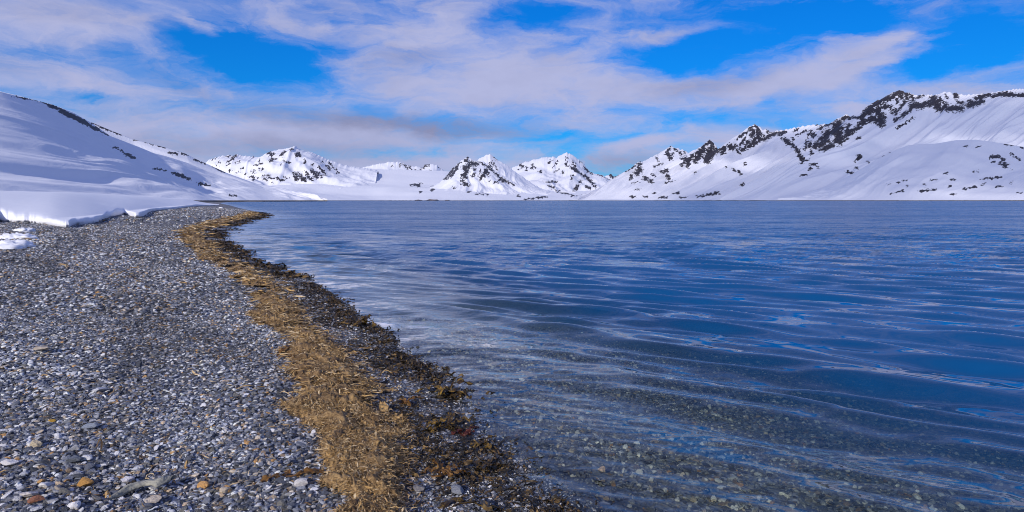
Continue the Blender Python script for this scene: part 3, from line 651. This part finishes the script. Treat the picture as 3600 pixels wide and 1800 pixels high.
for px0, py0, w, hgt, dep, rot, lab in ((71, 814, .36, .11, .30, -.35, 'small leftover snow lump on gravel nearest the big snow bank'),
                              (40, 842, .58, .14, .42, -.30, 'long middle leftover snow lump on gravel beside the snow bank'),
                              (8, 872, .50, .15, .50, -.25, 'front leftover snow patch at the left edge of the gravel beach')):
    x, y, z = hit(px0, py0)
    o = link('snow_patch', lump('snow_patch', (w, dep, hgt), px0*.3, M_SNOW), loc=(x, y+.2, z)); o.rotation_euler = (0, 0, rot)
    tag(o, lab, 'snow patch')
x, y, z = hit(776, 733)
tag(link('ice_lump', lump('ice_lump', (.30, .2, .2), 4.4, M_SNOW), loc=(x, y, z)), 'tiny white ice lump alone on the far gravel point', 'ice lump')

# low outcrops on the far shore
def rock_material(name, a, b, sc=3, rough=.8):
    m = NT(name); o = m.obj(); n = m.noise(o, sc, 6, .65).outputs[0]
    m.principled(m.mix(m.rng(n, .3, .7), a, b), rough, m.bump(n, .6, .5/sc), .35); return m.m
M_OUT = rock_material('outcrop_rock', (.05, .035, .03, 1), (.14, .10, .08, 1), .3)
for px0, w, hz, lab in ((1471, 26, 3.5, 'leftmost low brown outcrop on the far shore below the glacier'), (1522, 46, 4.5, 'largest low brown outcrop on the far shore below the glacier'), (1573, 16, 2.6, 'smallest low brown outcrop on the far shore right of the largest one')):
    y = 2650.
    o = link('shore_outcrop', lump('shore_outcrop', (w/2/F*2650*1.0, 14, hz), px0*.7, M_OUT, .35), loc=((px0-1800)/F*y, y, .2))
    tag(o, lab, 'outcrop')

# ------------------------------------------------------------------ stones
def stone_material():
    m = NT('shore_stone')
    tint = m.attr('tint', 'INSTANCER').outputs['Color']; wet = m.attr('wet', 'INSTANCER').outputs['Fac']
    o = m.obj()
    n = m.noise(m.mapping(o, (2, 2, 6)), 1.6, 5, .65, .4).outputs[0]
    c = m.mix(1.0, tint, m.ramp(n, [(.25, (.68, .66, .64)), (.5, (1, 1, 1)), (.75, (1.28, 1.26, 1.25))]), 'MULTIPLY')
    nrm = m.bump(n, .5, .12)
    m.principled(c, m.math('SUBTRACT', .72, m.math('MULTIPLY', wet, .5)), nrm, .45); return m.m
M_STONE = stone_material()
def stone_mesh(seed, flat, sharp, src=ICO2, elong=1.35):
    r = np.random.default_rng(seed); v, f = src; v = v.copy()
    for _ in range(int(7+7*sharp)):            # cleave with random planes
        n = r.normal(size=3); n /= np.linalg.norm(n); dd = .45+.40*r.random()
        s = v@n; k = s > dd; v[k] -= np.outer((s[k]-dd), n)
    v *= (1+.12*perlin(v[:, 0]*2+seed, v[:, 1]*2+v[:, 2]))[:, None]
    v *= np.array([elong*(.85+.3*r.random()), .85+.2*r.random(), flat])
    v /= np.abs(v[:, 0]).max()
    return make_mesh('stone_shape', v, f, M_STONE, smooth=False)
shapes = []
for i in range(14):
    kind = i % 7
    flat = (.22, .3, .42, .6, .5, .28, .7)[kind]; sharp = (1, 1, .7, .4, .2, .9, .15)[kind]
    shapes.append(stone_mesh(100+i, flat, sharp, ICO2, 1.5 if kind in (0, 1, 5) else 1.2))
PAL = np.array([(.085,.092,.115),(.04,.043,.052),(.13,.138,.165),(.20,.21,.24),(.12,.115,.105),(.33,.33,.345),(.50,.49,.50),(.70,.68,.67),(.36,.27,.18),(.40,.22,.08),(.20,.14,.09),(.50,.42,.33),(.13,.12,.10)])
PW = np.array([17,12,16,14,8,10,8,6.5,3.4,1.8,3.0,3.0,4.]); PW = PW/PW.sum()
scol = bpy.data.collections.new('stone_shapes')
for i, me in enumerate(shapes): scol.objects.link(bpy.data.objects.new('stone_shape', me))

def scatter_nodes(coll):
    g = bpy.data.node_groups.new('scatter', 'GeometryNodeTree')
    g.interface.new_socket('Geometry', in_out='INPUT', socket_type='NodeSocketGeometry')
    g.interface.new_socket('Geometry', in_out='OUTPUT', socket_type='NodeSocketGeometry')
    gi = g.nodes.new('NodeGroupInput'); go = g.nodes.new('NodeGroupOutput')
    ip = g.nodes.new('GeometryNodeInstanceOnPoints'); ci = g.nodes.new('GeometryNodeCollectionInfo')
    ci.inputs['Collection'].default_value = coll; ci.inputs['Separate Children'].default_value = True; ci.inputs['Reset Children'].default_value = True
    def na(n, t):
        q = g.nodes.new('GeometryNodeInputNamedAttribute'); q.data_type = t; q.inputs[0].default_value = n
        return [s for s in q.outputs if s.enabled and s.name == 'Attribute'][0]
    g.links.new(gi.outputs[0], ip.inputs['Points']); g.links.new(ci.outputs[0], ip.inputs['Instance'])
    ip.inputs['Pick Instance'].default_value = True
    g.links.new(na('idx', 'INT'), ip.inputs['Instance Index'])
    g.links.new(na('rot', 'FLOAT_VECTOR'), ip.inputs['Rotation']); g.links.new(na('sc', 'FLOAT_VECTOR'), ip.inputs['Scale'])
    g.links.new(ip.outputs[0], go.inputs[0])
    return g
SCATTER = scatter_nodes(scol)
def scatter(name, P, sc, rot, idx, tint, wet, label_kind='stuff'):
    me = bpy.data.meshes.new(name); me.vertices.add(len(P)); me.vertices.foreach_set('co', np.asarray(P, np.float32).ravel())
    for an, ty, arr, key in (('sc', 'FLOAT_VECTOR', sc, 'vector'), ('rot', 'FLOAT_VECTOR', rot, 'vector'), ('tint', 'FLOAT_COLOR', tint, 'color'), ('wet', 'FLOAT', wet, 'value')):
        a = me.attributes.new(an, ty, 'POINT'); a.data.foreach_set(key, np.asarray(arr, np.float32).ravel())
    a = me.attributes.new('idx', 'INT', 'POINT'); a.data.foreach_set('value', np.asarray(idx, np.int32))
    me.update()
    o = link(name, me); md = o.modifiers.new('scatter', 'NODES'); md.node_group = SCATTER
    return tag(o, kind='stuff')
def band(x, y, d):
    """cover of the dried weed mat, 0..1"""
    far = sstep(6, 14, y)
    c = np.interp(y, [2, 3, 4.3, 8, 13, 23, 33, 70], [.92, .92, .84, .92, .92, 1.0, 1.15, 1.3])
    w = np.interp(y, [2, 3, 4.3, 8, 13, 23, 33, 70], [.20, .20, .30, .29, .30, .5, .75, .8])
    c = c+.10*fbm(x*.9+y*.4, y*.9, 2)*(1+.05*y)
    m = 1-np.abs(d-c)/w
    return m+.38*fbm(x*2.1, y*2.1, 3)*(1-.5*far)-.75*sstep(.12, .55, fbm(x*1.5+9, y*1.5+4, 3))
def sample(n, y0, y1, dmin, dmax, powr=1.):
    """points spread evenly over the ground seen between two distances"""
    out = []; tot = 0
    while tot < n:
        k = n*3
        y = np.sqrt(y0*y0+(y1*y1-y0*y0)*RNG.random(k)); x = y*((RNG.random(k)*2-1)*.83)
        d = sdist(x, y); q = (d > dmin) & (d < dmax)
        out.append(np.stack([x[q], y[q], d[q]], 1)); tot += q.sum()
    return np.concatenate(out)[:n]
parts = []
for n, y0, y1, d0, d1, s0, s1 in ((42000, 1.9, 4.2, -.15, 99, .008, .024), (30000, 4.2, 7.5, -.15, 99, .012, .028), (30000, 7.5, 14, -.1, 99, .018, .040), (34000, 14, 32, 0, 99, .025, .055), (30000, 32, 100, 0, 99, .045, .10),
                                  (30000, 2.2, 8, -5.5, -.1, .010, .032), (5000, 4, 9, -3.0, -.2, .012, .03), (2200, 1.9, 4.6, .1, 99, .020, .030)):
    P = sample(n, y0, y1, d0, d1)
    s = s0*(s1/s0)**(RNG.random(n)**1.3)
    parts.append(np.column_stack([P, s]))
A = np.concatenate(parts); x, y, d, s = A.T
nst = len(A)
keep = ((d > -2.2) | (RNG.random(nst) < np.exp((d+2.2)/1.6))) & (band(x, y, d) < .35) | (RNG.random(nst) < .25)
x, y, d, s = x[keep], y[keep], d[keep], s[keep]; nst = len(x)
z = gheight(x, y, d)
ci = RNG.choice(len(PAL), nst, p=PW)
# towards the water line small stones are darker and browner with more quartz
tint = PAL[ci]*(1.0+.9*RNG.random(nst))[:, None]
near = sstep(1.3, .3, d)*(d > -.3)
wetd = sstep(.55, .0, d)
s = s*(1-.38*sstep(1.5, .4, d)*(d > -.2))
tint = tint*(1-.4*wetd*(RNG.random(nst) < .75)*(d > -.1))[:, None]
tint = np.where((d < -.1)[:, None], tint*np.array([.36, .35, .28]), tint)
srt = .85+.38*fbm(d*1.1, (x*.3+y*.5), 3)+.15*fbm(x*3, y*3, 2)
tint = np.minimum(tint*np.clip(srt, .5, 1.5)[:, None], .8)
s = s*np.clip(1+.35*fbm(d*.9+7, x*.2+y*.4, 3), .65, 1.5)
tint = np.minimum(tint*np.array([.98, 1.0, 1.05]), .8)
s = s*.92
tint4 = np.column_stack([tint, np.ones(nst)])
idx = RNG.integers(0, 14, nst)
rot = np.column_stack([RNG.normal(0, .35, nst), RNG.normal(0, .35, nst), RNG.random(nst)*6.28])
sc3 = s[:, None]*np.column_stack([np.ones(nst), .8+.4*RNG.random(nst), .8+.5*RNG.random(nst)])
scatter('gravel', np.column_stack([x, y, z+s*.18]), sc3, rot, idx, tint4, wetd)

# the largest pebbles, one by one, as pieces of the beach
def put_stone(name, px, py, s, tint, me, rot, parent=None, wet=0., sink=.25, up=0.):
    x, y, z = hit(px, py)
    o = link(name, me, parent, (x, y, z+s*sink+up)); o.scale = (s, s, s); o.rotation_euler = rot
    o['tint'] = [float(tint[0]), float(tint[1]), float(tint[2]), 1.0]; o['wet'] = float(wet)
    return o
big_shapes = [stone_mesh(300+i, (.26, .36, .55, .7, .45, .3)[i % 6], (1, .8, .35, .2, .6, .9)[i % 6], ICO3, 1.3) for i in range(12)]
cnt = 0
while cnt < 270:
    py = 1240+560*random.random()**.6; px = -40+1150*random.random()
    if px > 820+.45*(py-1200)-160*random.random(): continue
    s = (.012+.012*random.random()**1.5)*(1+.3*(1-px/1100))
    c = np.minimum(PAL[RNG.choice(len(PAL), p=PW)]*(1.0+.8*random.random()), .8)
    if random.random() < .22: c = PAL[random.choice([6, 7, 7, 11, 5])]
    put_stone('pebble', px, py, s, c, random.choice(big_shapes), (random.gauss(0, .3), random.gauss(0, .3), random.random()*6.28), beach, 0, .45)
    cnt += 1
SP = [  # px, py, size, tint, shape(flat, sharp), label
    (1058,1714,.050,(.60,.57,.56),(.75,.1),'rounded pinkish white stone beside the brown weed left of the dry seaweed mat'),
    (300,1712,.052,(.42,.22,.06),(.7,.6),'bright orange stone near the bottom left of the gravel'),
    (123,1576,.052,(.50,.42,.30),(.75,.5),'cream triangular stone on the slate gravel at left'),
    (261,1630,.058,(.13,.145,.18),(.62,.3),'dark blue grey rounded stone with a pale top among pebbles at left'),
    (305,1624,.042,(.64,.64,.68),(.6,.1),'smooth white oval stone right of the dark blue grey rounded stone'),
    (32,1642,.062,(.60,.58,.60),(.5,.6),'large white stone at the left edge of the gravel'),
    (100,1756,.056,(.62,.56,.52),(.45,.7),'white wedge shaped stone above the rust red stone'),
    (123,1776,.048,(.30,.12,.06),(.5,.7),'rust red flat stone at the bottom left'),
    (535,1774,.052,(.55,.47,.38),(.5,.3),'tan pointed stone just below the long pale slab'),
    (354,1382,.055,(.50,.51,.57),(.4,.5),'broad pale grey stone in the middle of the slate gravel'),
    (147,1244,.115,(.42,.36,.30),(.25,.6),'long pale tan slab of rock in the upper left gravel'),
    (200,1545,.040,(.66,.66,.70),(.9,.8),'small white blocky stone right above the cream triangular stone'),
    (320,1515,.070,(.22,.25,.32),(.5,.3),'rounded blue grey cobble among pebbles left of centre gravel'),
    (1472,1736,.066,(.22,.20,.19),(.3,.6),'flat grey slab stone between the dry seaweed mat and dark wet weed'),
    (1612,1738,.060,(.20,.21,.24),(.4,.8),'dark grey veined stone beside the olive blade of kelp'),
    (450,1700,.045,(.62,.60,.64),(.5,.2),'white elongated stone just above the long pale slab'),
    (2118,1676,.038,(.30,.24,.19),(.85,.5),'pale pink stone sticking out of the shallow water'),
    (2260,1718,.06,(.16,.155,.13),(.3,.4),'long pale stone lying under the shallow water near the shore'),
    (785,1205,.060,(.20,.17,.15),(.22,.8),'dark brown flat slate standing out on the gravel above centre'),
    (182,1487,.030,(.55,.32,.05),(.6,.6),'small yellow ochre stone on the slate gravel at left')]
for i, (px, py, s, c, (fl, shp), lab) in enumerate(SP):
    me = stone_mesh(500+i*7, fl, shp, ICO3, 1.25)
    s = s*.72
    o = put_stone('stone', px, py, s, c, me, (random.gauss(0, .12), random.gauss(0, .12), random.gauss(0, .5)), None, .4 if px > 1900 else 0, .5, .03 if px == 2118 else (-.03 if px == 2260 else .004))
    tag(o, lab, 'stone')
# long pale slab, bent like a root
x0, y0, z0 = hit(395, 1760); x1, y1, z1 = hit(628, 1706)
nseg = 34
cv = []
for i in range(nseg):
    t = i/(nseg-1); r = .030*(1.2-.5*math.sin(t*3.4))*(.45+.55*min(1, 6*t, 6*(1-t)))*(1+.25*float(perlin(np.array(t*6), np.array(.3))))
    cx_, cy_ = x0+(x1-x0)*t, y0+(y1-y0)*t+.05*math.sin(t*5)
    for k in range(12):
        a = k/12*6.2832; rr = r*(1+.25*float(perlin(np.array(t*9+k*.7), np.array(k*.5))))
        cv.append((cx_+.2*rr*math.cos(a), cy_+1.3*rr*math.cos(a), z0+.012+max(math.sin(a), -.4)*rr*.8+.02*t))
fc = [(i*12+k, i*12+(k+1) % 12, (i+1)*12+(k+1) % 12, (i+1)*12+k) for i in range(nseg-1) for k in range(12)]
o = link('stone', make_mesh('long_slab', np.array(cv), np.array(fc), M_STONE)); o['tint'] = [.26, .25, .21, 1.]; o['wet'] = 0.
tag(o, 'long thin pale olive grey slab lying on gravel at the bottom left', 'stone')

# ------------------------------------------------------------------ dried weed mat
def weed_material(name, ramp, rough, trans=0., bump=.4):
    m = NT(name); t = m.attr('shade').outputs['Fac']; o = m.obj()
    n = m.noise(m.mapping(o, (1, 2.2, 1), (0, 0, .3)), 26, 5, .7, 2.2).outputs[0]
    f = m.math('ADD', t, m.math('MULTIPLY', m.math('SUBTRACT', n, .5), 1.7))
    c = m.ramp(f, ramp)
    b = m.principled(c, rough, m.bump(n, bump, .02), .4)
    if trans:
        tl = m.n('ShaderNodeBsdfTranslucent'); m.l(c, tl.inputs[0])
        mx = m.n('ShaderNodeMixShader'); mx.inputs[0].default_value = trans; m.l(b.outputs[0], mx.inputs[1]); m.l(tl.outputs[0], mx.inputs[2]); m.l(mx.outputs[0], m.out.inputs[0])
    return m.m
DRY = [(.0, (.10, .06, .03)), (.25, (.21, .125, .05)), (.5, (.41, .27, .125)), (.72, (.50, .29, .085)), (.92, (.62, .48, .30))]
M_DRY = weed_material('dry_weed', DRY, .75, .15)
M_KELP = weed_material('wet_kelp', [(.0, (.012, .009, .007)), (.35, (.05, .028, .010)), (.6, (.13, .085, .016)), (.85, (.28, .15, .025)), (1., (.38, .24, .05))], .22, .2)
M_DARK = weed_material('dark_weed', [(.0, (.010, .009, .008)), (.4, (.035, .025, .012)), (.65, (.10, .06, .02)), (1., (.24, .15, .05))], .35, .15)
M_RED = weed_material('red_weed', [(.0, (.02, .005, .004)), (.5, (.08, .018, .010)), (1., (.17, .05, .02))], .25, .25)
M_OCH = weed_material('ochre_weed', [(.0, (.06, .02, .008)), (.5, (.20, .095, .02)), (1., (.36, .21, .07))], .45, .25)
# lumpy underlay
my = 1.2*F/(np.concatenate([np.linspace(2100, 1250, 230), np.linspace(1247, 760, 200), np.linspace(759, 738, 24)])-HZ)
nc = 150
# follow the shore: columns are distances from the shoreline along -x direction of each row
def shore_x(y):
    xs = np.linspace(-60, 3, 1400)[None, :]*np.maximum(y[:, None]/20, .35)
    return xs
mxs = np.linspace(0, 1, nc)
pxl = np.interp(my, my[::-1][::-1] if False else np.sort(my), np.zeros(len(my)))
lim = np.array([(2.0,1060,1660),(2.5,1040,1560),(3.2,960,1480),(4,880,1420),(5,850,1320),(7,760,1180),(10,660,1020),(14,560,900),(20,540,830),(26,540,820),(40,600,900),(80,620,960)])
left = np.interp(my, lim[:, 0], lim[:, 1]); right = np.interp(my, lim[:, 0], lim[:, 2])
PX = left[:, None]+(right-left)[:, None]*mxs[None, :]
ux = (PX-1800)/F*my[:, None]; uy = np.broadcast_to(my[:, None], ux.shape)
ud = sdist(ux, uy); ub = band(ux, uy, ud)
uz = gheight(ux, uy, ud)+(.006+.040*sstep(.15, .7, ub)*(1+.8*fbm(ux*5, uy*5, 3))+.016*ridged(ux*13+.6*fbm(ux*4, uy*4, 2), uy*13, 4, .6))*sstep(.05, .3, ub)-.02*(ub < .15)
keep = (ub > .16)
kf = grid_faces(*ux.shape); kk = keep.ravel(); kf = kf[kk[kf].all(1)]
shade = .45+.28*fbm(ux*3, uy*3, 3)+.15*fbm(ux*12, uy*12, 2)
uv, kf, ua = compact(np.stack([ux, uy, uz], -1).reshape(-1, 3), kf, {'shade': shade.ravel()-.13})
tag(link('dry_seaweed', make_mesh('dry_seaweed', uv, kf, M_DRY, True, ua)), kind='stuff')

def ribbons(n, P, length, width, nseg, z, lift, heading, curl, shade, rng, hfreq=1.):
    """many little curled ribbons as one vertex array"""
    t = np.linspace(0, 1, nseg+1)
    ang = heading[:, None]+np.cumsum(rng.normal(0, 1, (n, nseg+1))*curl, 1)
    st = (length/nseg)[:, None]
    X_ = P[:, 0:1]+np.cumsum(np.cos(ang)*st, 1); Y_ = P[:, 1:2]+np.cumsum(np.sin(ang)*st, 1)
    ph = rng.random((n, 1))*6.28
    Z_ = z[:, None]+lift[:, None]*(.5+.5*np.sin(ph+t*hfreq*6.28*(.6+rng.random((n, 1)))))*np.sin(np.pi*np.clip(t, .08, .92))
    w = (width[:, None]*np.sin(np.pi*np.clip(t*.9+.05, 0, 1))**.5)
    nxx, nyy = -np.sin(ang), np.cos(ang); tw = np.sin(ph*2+t*5.)*.9
    A_ = np.stack([X_+nxx*w*np.cos(tw), Y_+nyy*w*np.cos(tw), Z_+w*np.sin(tw)], -1); B_ = np.stack([X_-nxx*w*np.cos(tw), Y_-nyy*w*np.cos(tw), Z_-w*np.sin(tw)], -1)
    V = np.stack([A_, B_], 2).reshape(-1, 3)
    base = np.arange(n)[:, None]*(nseg+1)*2+np.arange(nseg)[None, :]*2
    Fc = np.stack([base, base+1, base+3, base+2], -1).reshape(-1, 4)
    return V, Fc, np.repeat(shade, (nseg+1)*2)
def weed_strands(name, n, y0, y1, lmin, lmax, w0, w1, thr, mat, dlim, lift, sd, loose=0.):
    rng = np.random.default_rng(sd); P = sample(n*3, y0, y1, *dlim)
    b = band(P[:, 0], P[:, 1], P[:, 2]); k = (b > thr) | (rng.random(len(b)) < loose)
    P = P[k][:n]; b = b[k][:n]; m = len(P)
    z = gheight(P[:, 0], P[:, 1], P[:, 2])+.010+.048*sstep(.15, .7, b)
    head = 2.7+2.2*fbm(P[:, 0]*2.2, P[:, 1]*2.2, 2)+rng.normal(0, .55, m)
    L = lmin+(lmax-lmin)*rng.random(m)**1.6
    P = P[:, :2]-.45*L[:, None]*np.stack([np.cos(head), np.sin(head)], 1)
    return ribbons(m, P, L, w0+(w1-w0)*rng.random(m)**2, 8, z, lift*rng.random(m)**1.5, head, .6, np.clip(rng.normal(.52, .36, m), 0, 1), rng)
def join(lst):
    V = []; Fc = []; S = []; o = 0
    for v, f, s in lst: V.append(v); Fc.append(f+o); S.append(s); o += len(v)
    return np.concatenate(V), np.concatenate(Fc), np.concatenate(S)
V, Fc, S = join([weed_strands('a', 34000, 2.0, 4.6, .025, .13, .0008, .0028, .12, M_DRY, (.3, 2.6), .022, 1, .006), weed_strands('b', 9000, 4.6, 9, .06, .28, .002, .006, .10, M_DRY, (.3, 3), .035, 2, .01),
                 weed_strands('c', 5000, 9, 24, .12, .5, .006, .016, .15, M_DRY, (.5, 6), .05, 3, .01), weed_strands('e', 4000, 24, 75, .3, .9, .015, .04, .15, M_DRY, (.8, 8), .07, 33, .0),
                 weed_strands('d', 420, 2.0, 5.0, .03, .09, .005, .013, .15, M_DRY, (.3, 2.4), .05, 4, .01)])
tag(link('dry_seaweed_strands', make_mesh('dry_seaweed_strands', V, Fc, M_DRY, True, {'shade': S})), kind='stuff')

# dark wrack along the waterline
def wrack(n, y0, y1, lmin, lmax, w0, w1, dm, ds, lift, sd, clump=1.2):
    rng = np.random.default_rng(sd); P = sample(n*4, y0, y1, dm-2.2*ds, dm+2.2*ds)
    q = np.exp(-((P[:, 2]-dm)/ds)**2)*sstep(-.35, .45, fbm(P[:, 0]*clump, P[:, 1]*clump, 3)+.1)
    k = rng.random(len(P)) < q; P = P[k][:n]; m = len(P)
    z = np.maximum(gheight(P[:, 0], P[:, 1], P[:, 2]), -.01)+.004
    L = lmin+(lmax-lmin)*rng.random(m)**1.5
    return ribbons(m, P, L, w0+(w1-w0)*rng.random(m)**1.5, 6, z, lift*rng.random(m), rng.random(m)*6.28, .45, np.clip(rng.normal(.42, .25, m), 0, 1), rng)
V, Fc, S = join([wrack(1500, 2.0, 5, .03, .12, .003, .012, .22, .30, .02, 21, 2.2), wrack(3000, 2.0, 5, .02, .08, .002, .007, .45, .28, .015, 22, 2.0), wrack(2000, 5, 12, .05, .14, .005, .013, .09, .14, .035, 23, 1.5),
                 wrack(3000, 12, 30, .10, .30, .010, .03, .20, .28, .05, 24, .7), wrack(2200, 30, 80, .25, .7, .02, .06, .4, .5, .07, 25, .3), wrack(2200, 5, 14, .04, .14, .004, .012, .38, .26, .02, 26, 1.2)])
tag(link('dark_seaweed', make_mesh('dark_seaweed', V, Fc, M_DARK, True, {'shade': S})), kind='stuff')

# single pieces of kelp
def frond(L, W, seed, ruffle=.35, arch=.3, nseg=22, ncr=7):
    r = np.random.default_rng(seed); t = np.linspace(0, 1, nseg+1)[:, None]; u = np.linspace(-1, 1, ncr)[None, :]
    ang = np.cumsum(r.normal(0, .16, nseg+1))[:, None]
    cx_ = np.cumsum(np.cos(ang)*L/nseg, 0); cy_ = np.cumsum(np.sin(ang)*L/nseg, 0)
    w = W*np.sin(np.pi*np.clip(t*.93+.06, 0, 1))**.6*(.8+.3*fbm(t*5+seed, t*0+seed, 2))
    z = arch*L*np.sin(np.pi*t)*(1-.4*t)+ruffle*W*np.abs(u)**1.3*np.sin(t*18+seed+2.2*(u > 0)+1.5*fbm(t*4+seed, u+seed, 2))+.25*W*fbm(t*6+seed, u*2, 3)
    V = np.stack([cx_-np.sin(ang)*w*u, cy_+np.cos(ang)*w*u, z], -1)
    return V.reshape(-1, 3), grid_faces(nseg+1, ncr), np.clip(.5+.4*fbm(t*3+seed, u*2+seed, 3)+0*u, 0, 1).ravel()
KELP = [  # px, py, number of fronds, length, width, arch, material, label
    (1270,1146,8,.26,.030,.45,M_KELP,'bulky ochre and black kelp clump standing tall at the waterline'),
    (1560,1386,8,.19,.024,.45,M_KELP,'golden brown kelp clump leaning over the water right of the gravel'),
    (1578,1500,7,.17,.026,.30,M_KELP,'glossy olive kelp with dark blades reaching into the water'),
    (1632,1532,5,.12,.016,.25,M_RED,'wet red brown weed just below the glossy olive kelp'),
    (1700,1566,4,.12,.018,.30,M_KELP,'small olive tuft of kelp pointing into the water edge'),
    (1640,1768,4,.24,.020,.16,M_KELP,'long olive kelp blade lying beside the dark veined stone'),
    (1548,1676,6,.13,.022,.45,M_OCH,'crumpled yellow brown weed curled up on the dark gravel'),
    (1500,1284,3,.14,.008,.20,M_DARK,'thin dark weed twig floating at the edge of the water'),
    (1187,1066,6,.26,.028,.30,M_DARK,'black kelp heap left of the tall ochre clump along the waterline'),
    (1136,1026,3,.16,.018,.45,M_KELP,'lone weed tuft poking out of the water off the shore'),
    (1012,1682,4,.15,.024,.22,M_OCH,'rust orange weed lying on pebbles left of the dry mat'),
    (985,1252,5,.24,.026,.20,M_OCH,'red brown weed at the inland edge of the dry seaweed mat'),
    (1366,1294,6,.18,.022,.30,M_DARK,'dark olive weed heap on the wet gravel above the golden clump'),
    (1722,1652,5,.14,.020,.20,M_DARK,'flat dark olive weed on the wet gravel near the bottom'),
    (1080,1010,7,.30,.030,.30,M_DARK,'dark kelp bundle just inland of the lone weed tuft'),
    (1425,1420,4,.12,.020,.40,M_OCH,'pale orange curled weed on gravel between mat and waterline'),
    (1375,1470,4,.14,.026,.25,M_DRY,'beige papery weed sheet spread on the wet gravel')]
for i, (px, py, n, L, W, ar, mat, lab) in enumerate(KELP):
    x, y, z = hit(px, py)
    root = bpy.data.objects.new('kelp_clump', None); COL.objects.link(root); root.location = (x, y, max(z, -.01)); root.empty_display_size = .05
    tag(root, lab, 'kelp', 'single weed clumps along the waterline')
    tt_ = np.linspace(0, 1, 12)[:, None]; aa = np.linspace(0, 2*np.pi, 7)[None, :-1]; a0 = random.random()*6.28; rr = .0035+.05*W
    cxs = L*.8*(tt_-.5)*math.cos(a0)+.15*L*np.sin(tt_*5+i)*math.sin(a0); cys = L*.8*(tt_-.5)*math.sin(a0)-.15*L*np.sin(tt_*5+i)*math.cos(a0)
    sv = np.stack([cxs-math.sin(a0)*rr*np.cos(aa), cys+math.cos(a0)*rr*np.cos(aa), .012+.03*L*np.sin(tt_*7)+rr*np.sin(aa)], -1).reshape(-1, 3)
    sf = np.array([(q*6+w, q*6+(w+1) % 6, (q+1)*6+(w+1) % 6, (q+1)*6+w) for q in range(11) for w in range(6)])
    link('stalk', make_mesh('stalk', sv, sf, mat, True, {'shade': np.full(len(sv), .35)}), root)
    for k in range(n):
        v, f, s = frond(L*(.7+.6*random.random()), W*(.7+.7*random.random()), i*31+k*7+1, .38, ar*.6*(.4+random.random()*.8))
        v[:, 2] -= v[:, 2].min()*.6
        if mat is M_KELP: s = np.clip(s-.25+.55*(k/n), 0, 1)
        o = link('frond', make_mesh('frond', v, f, mat, True, {'shade': s}), root, (random.gauss(0, L*.18), random.gauss(0, L*.14), .004*k))
        o.rotation_euler = (random.gauss(0, .2), random.gauss(0, .2), random.random()*6.28)
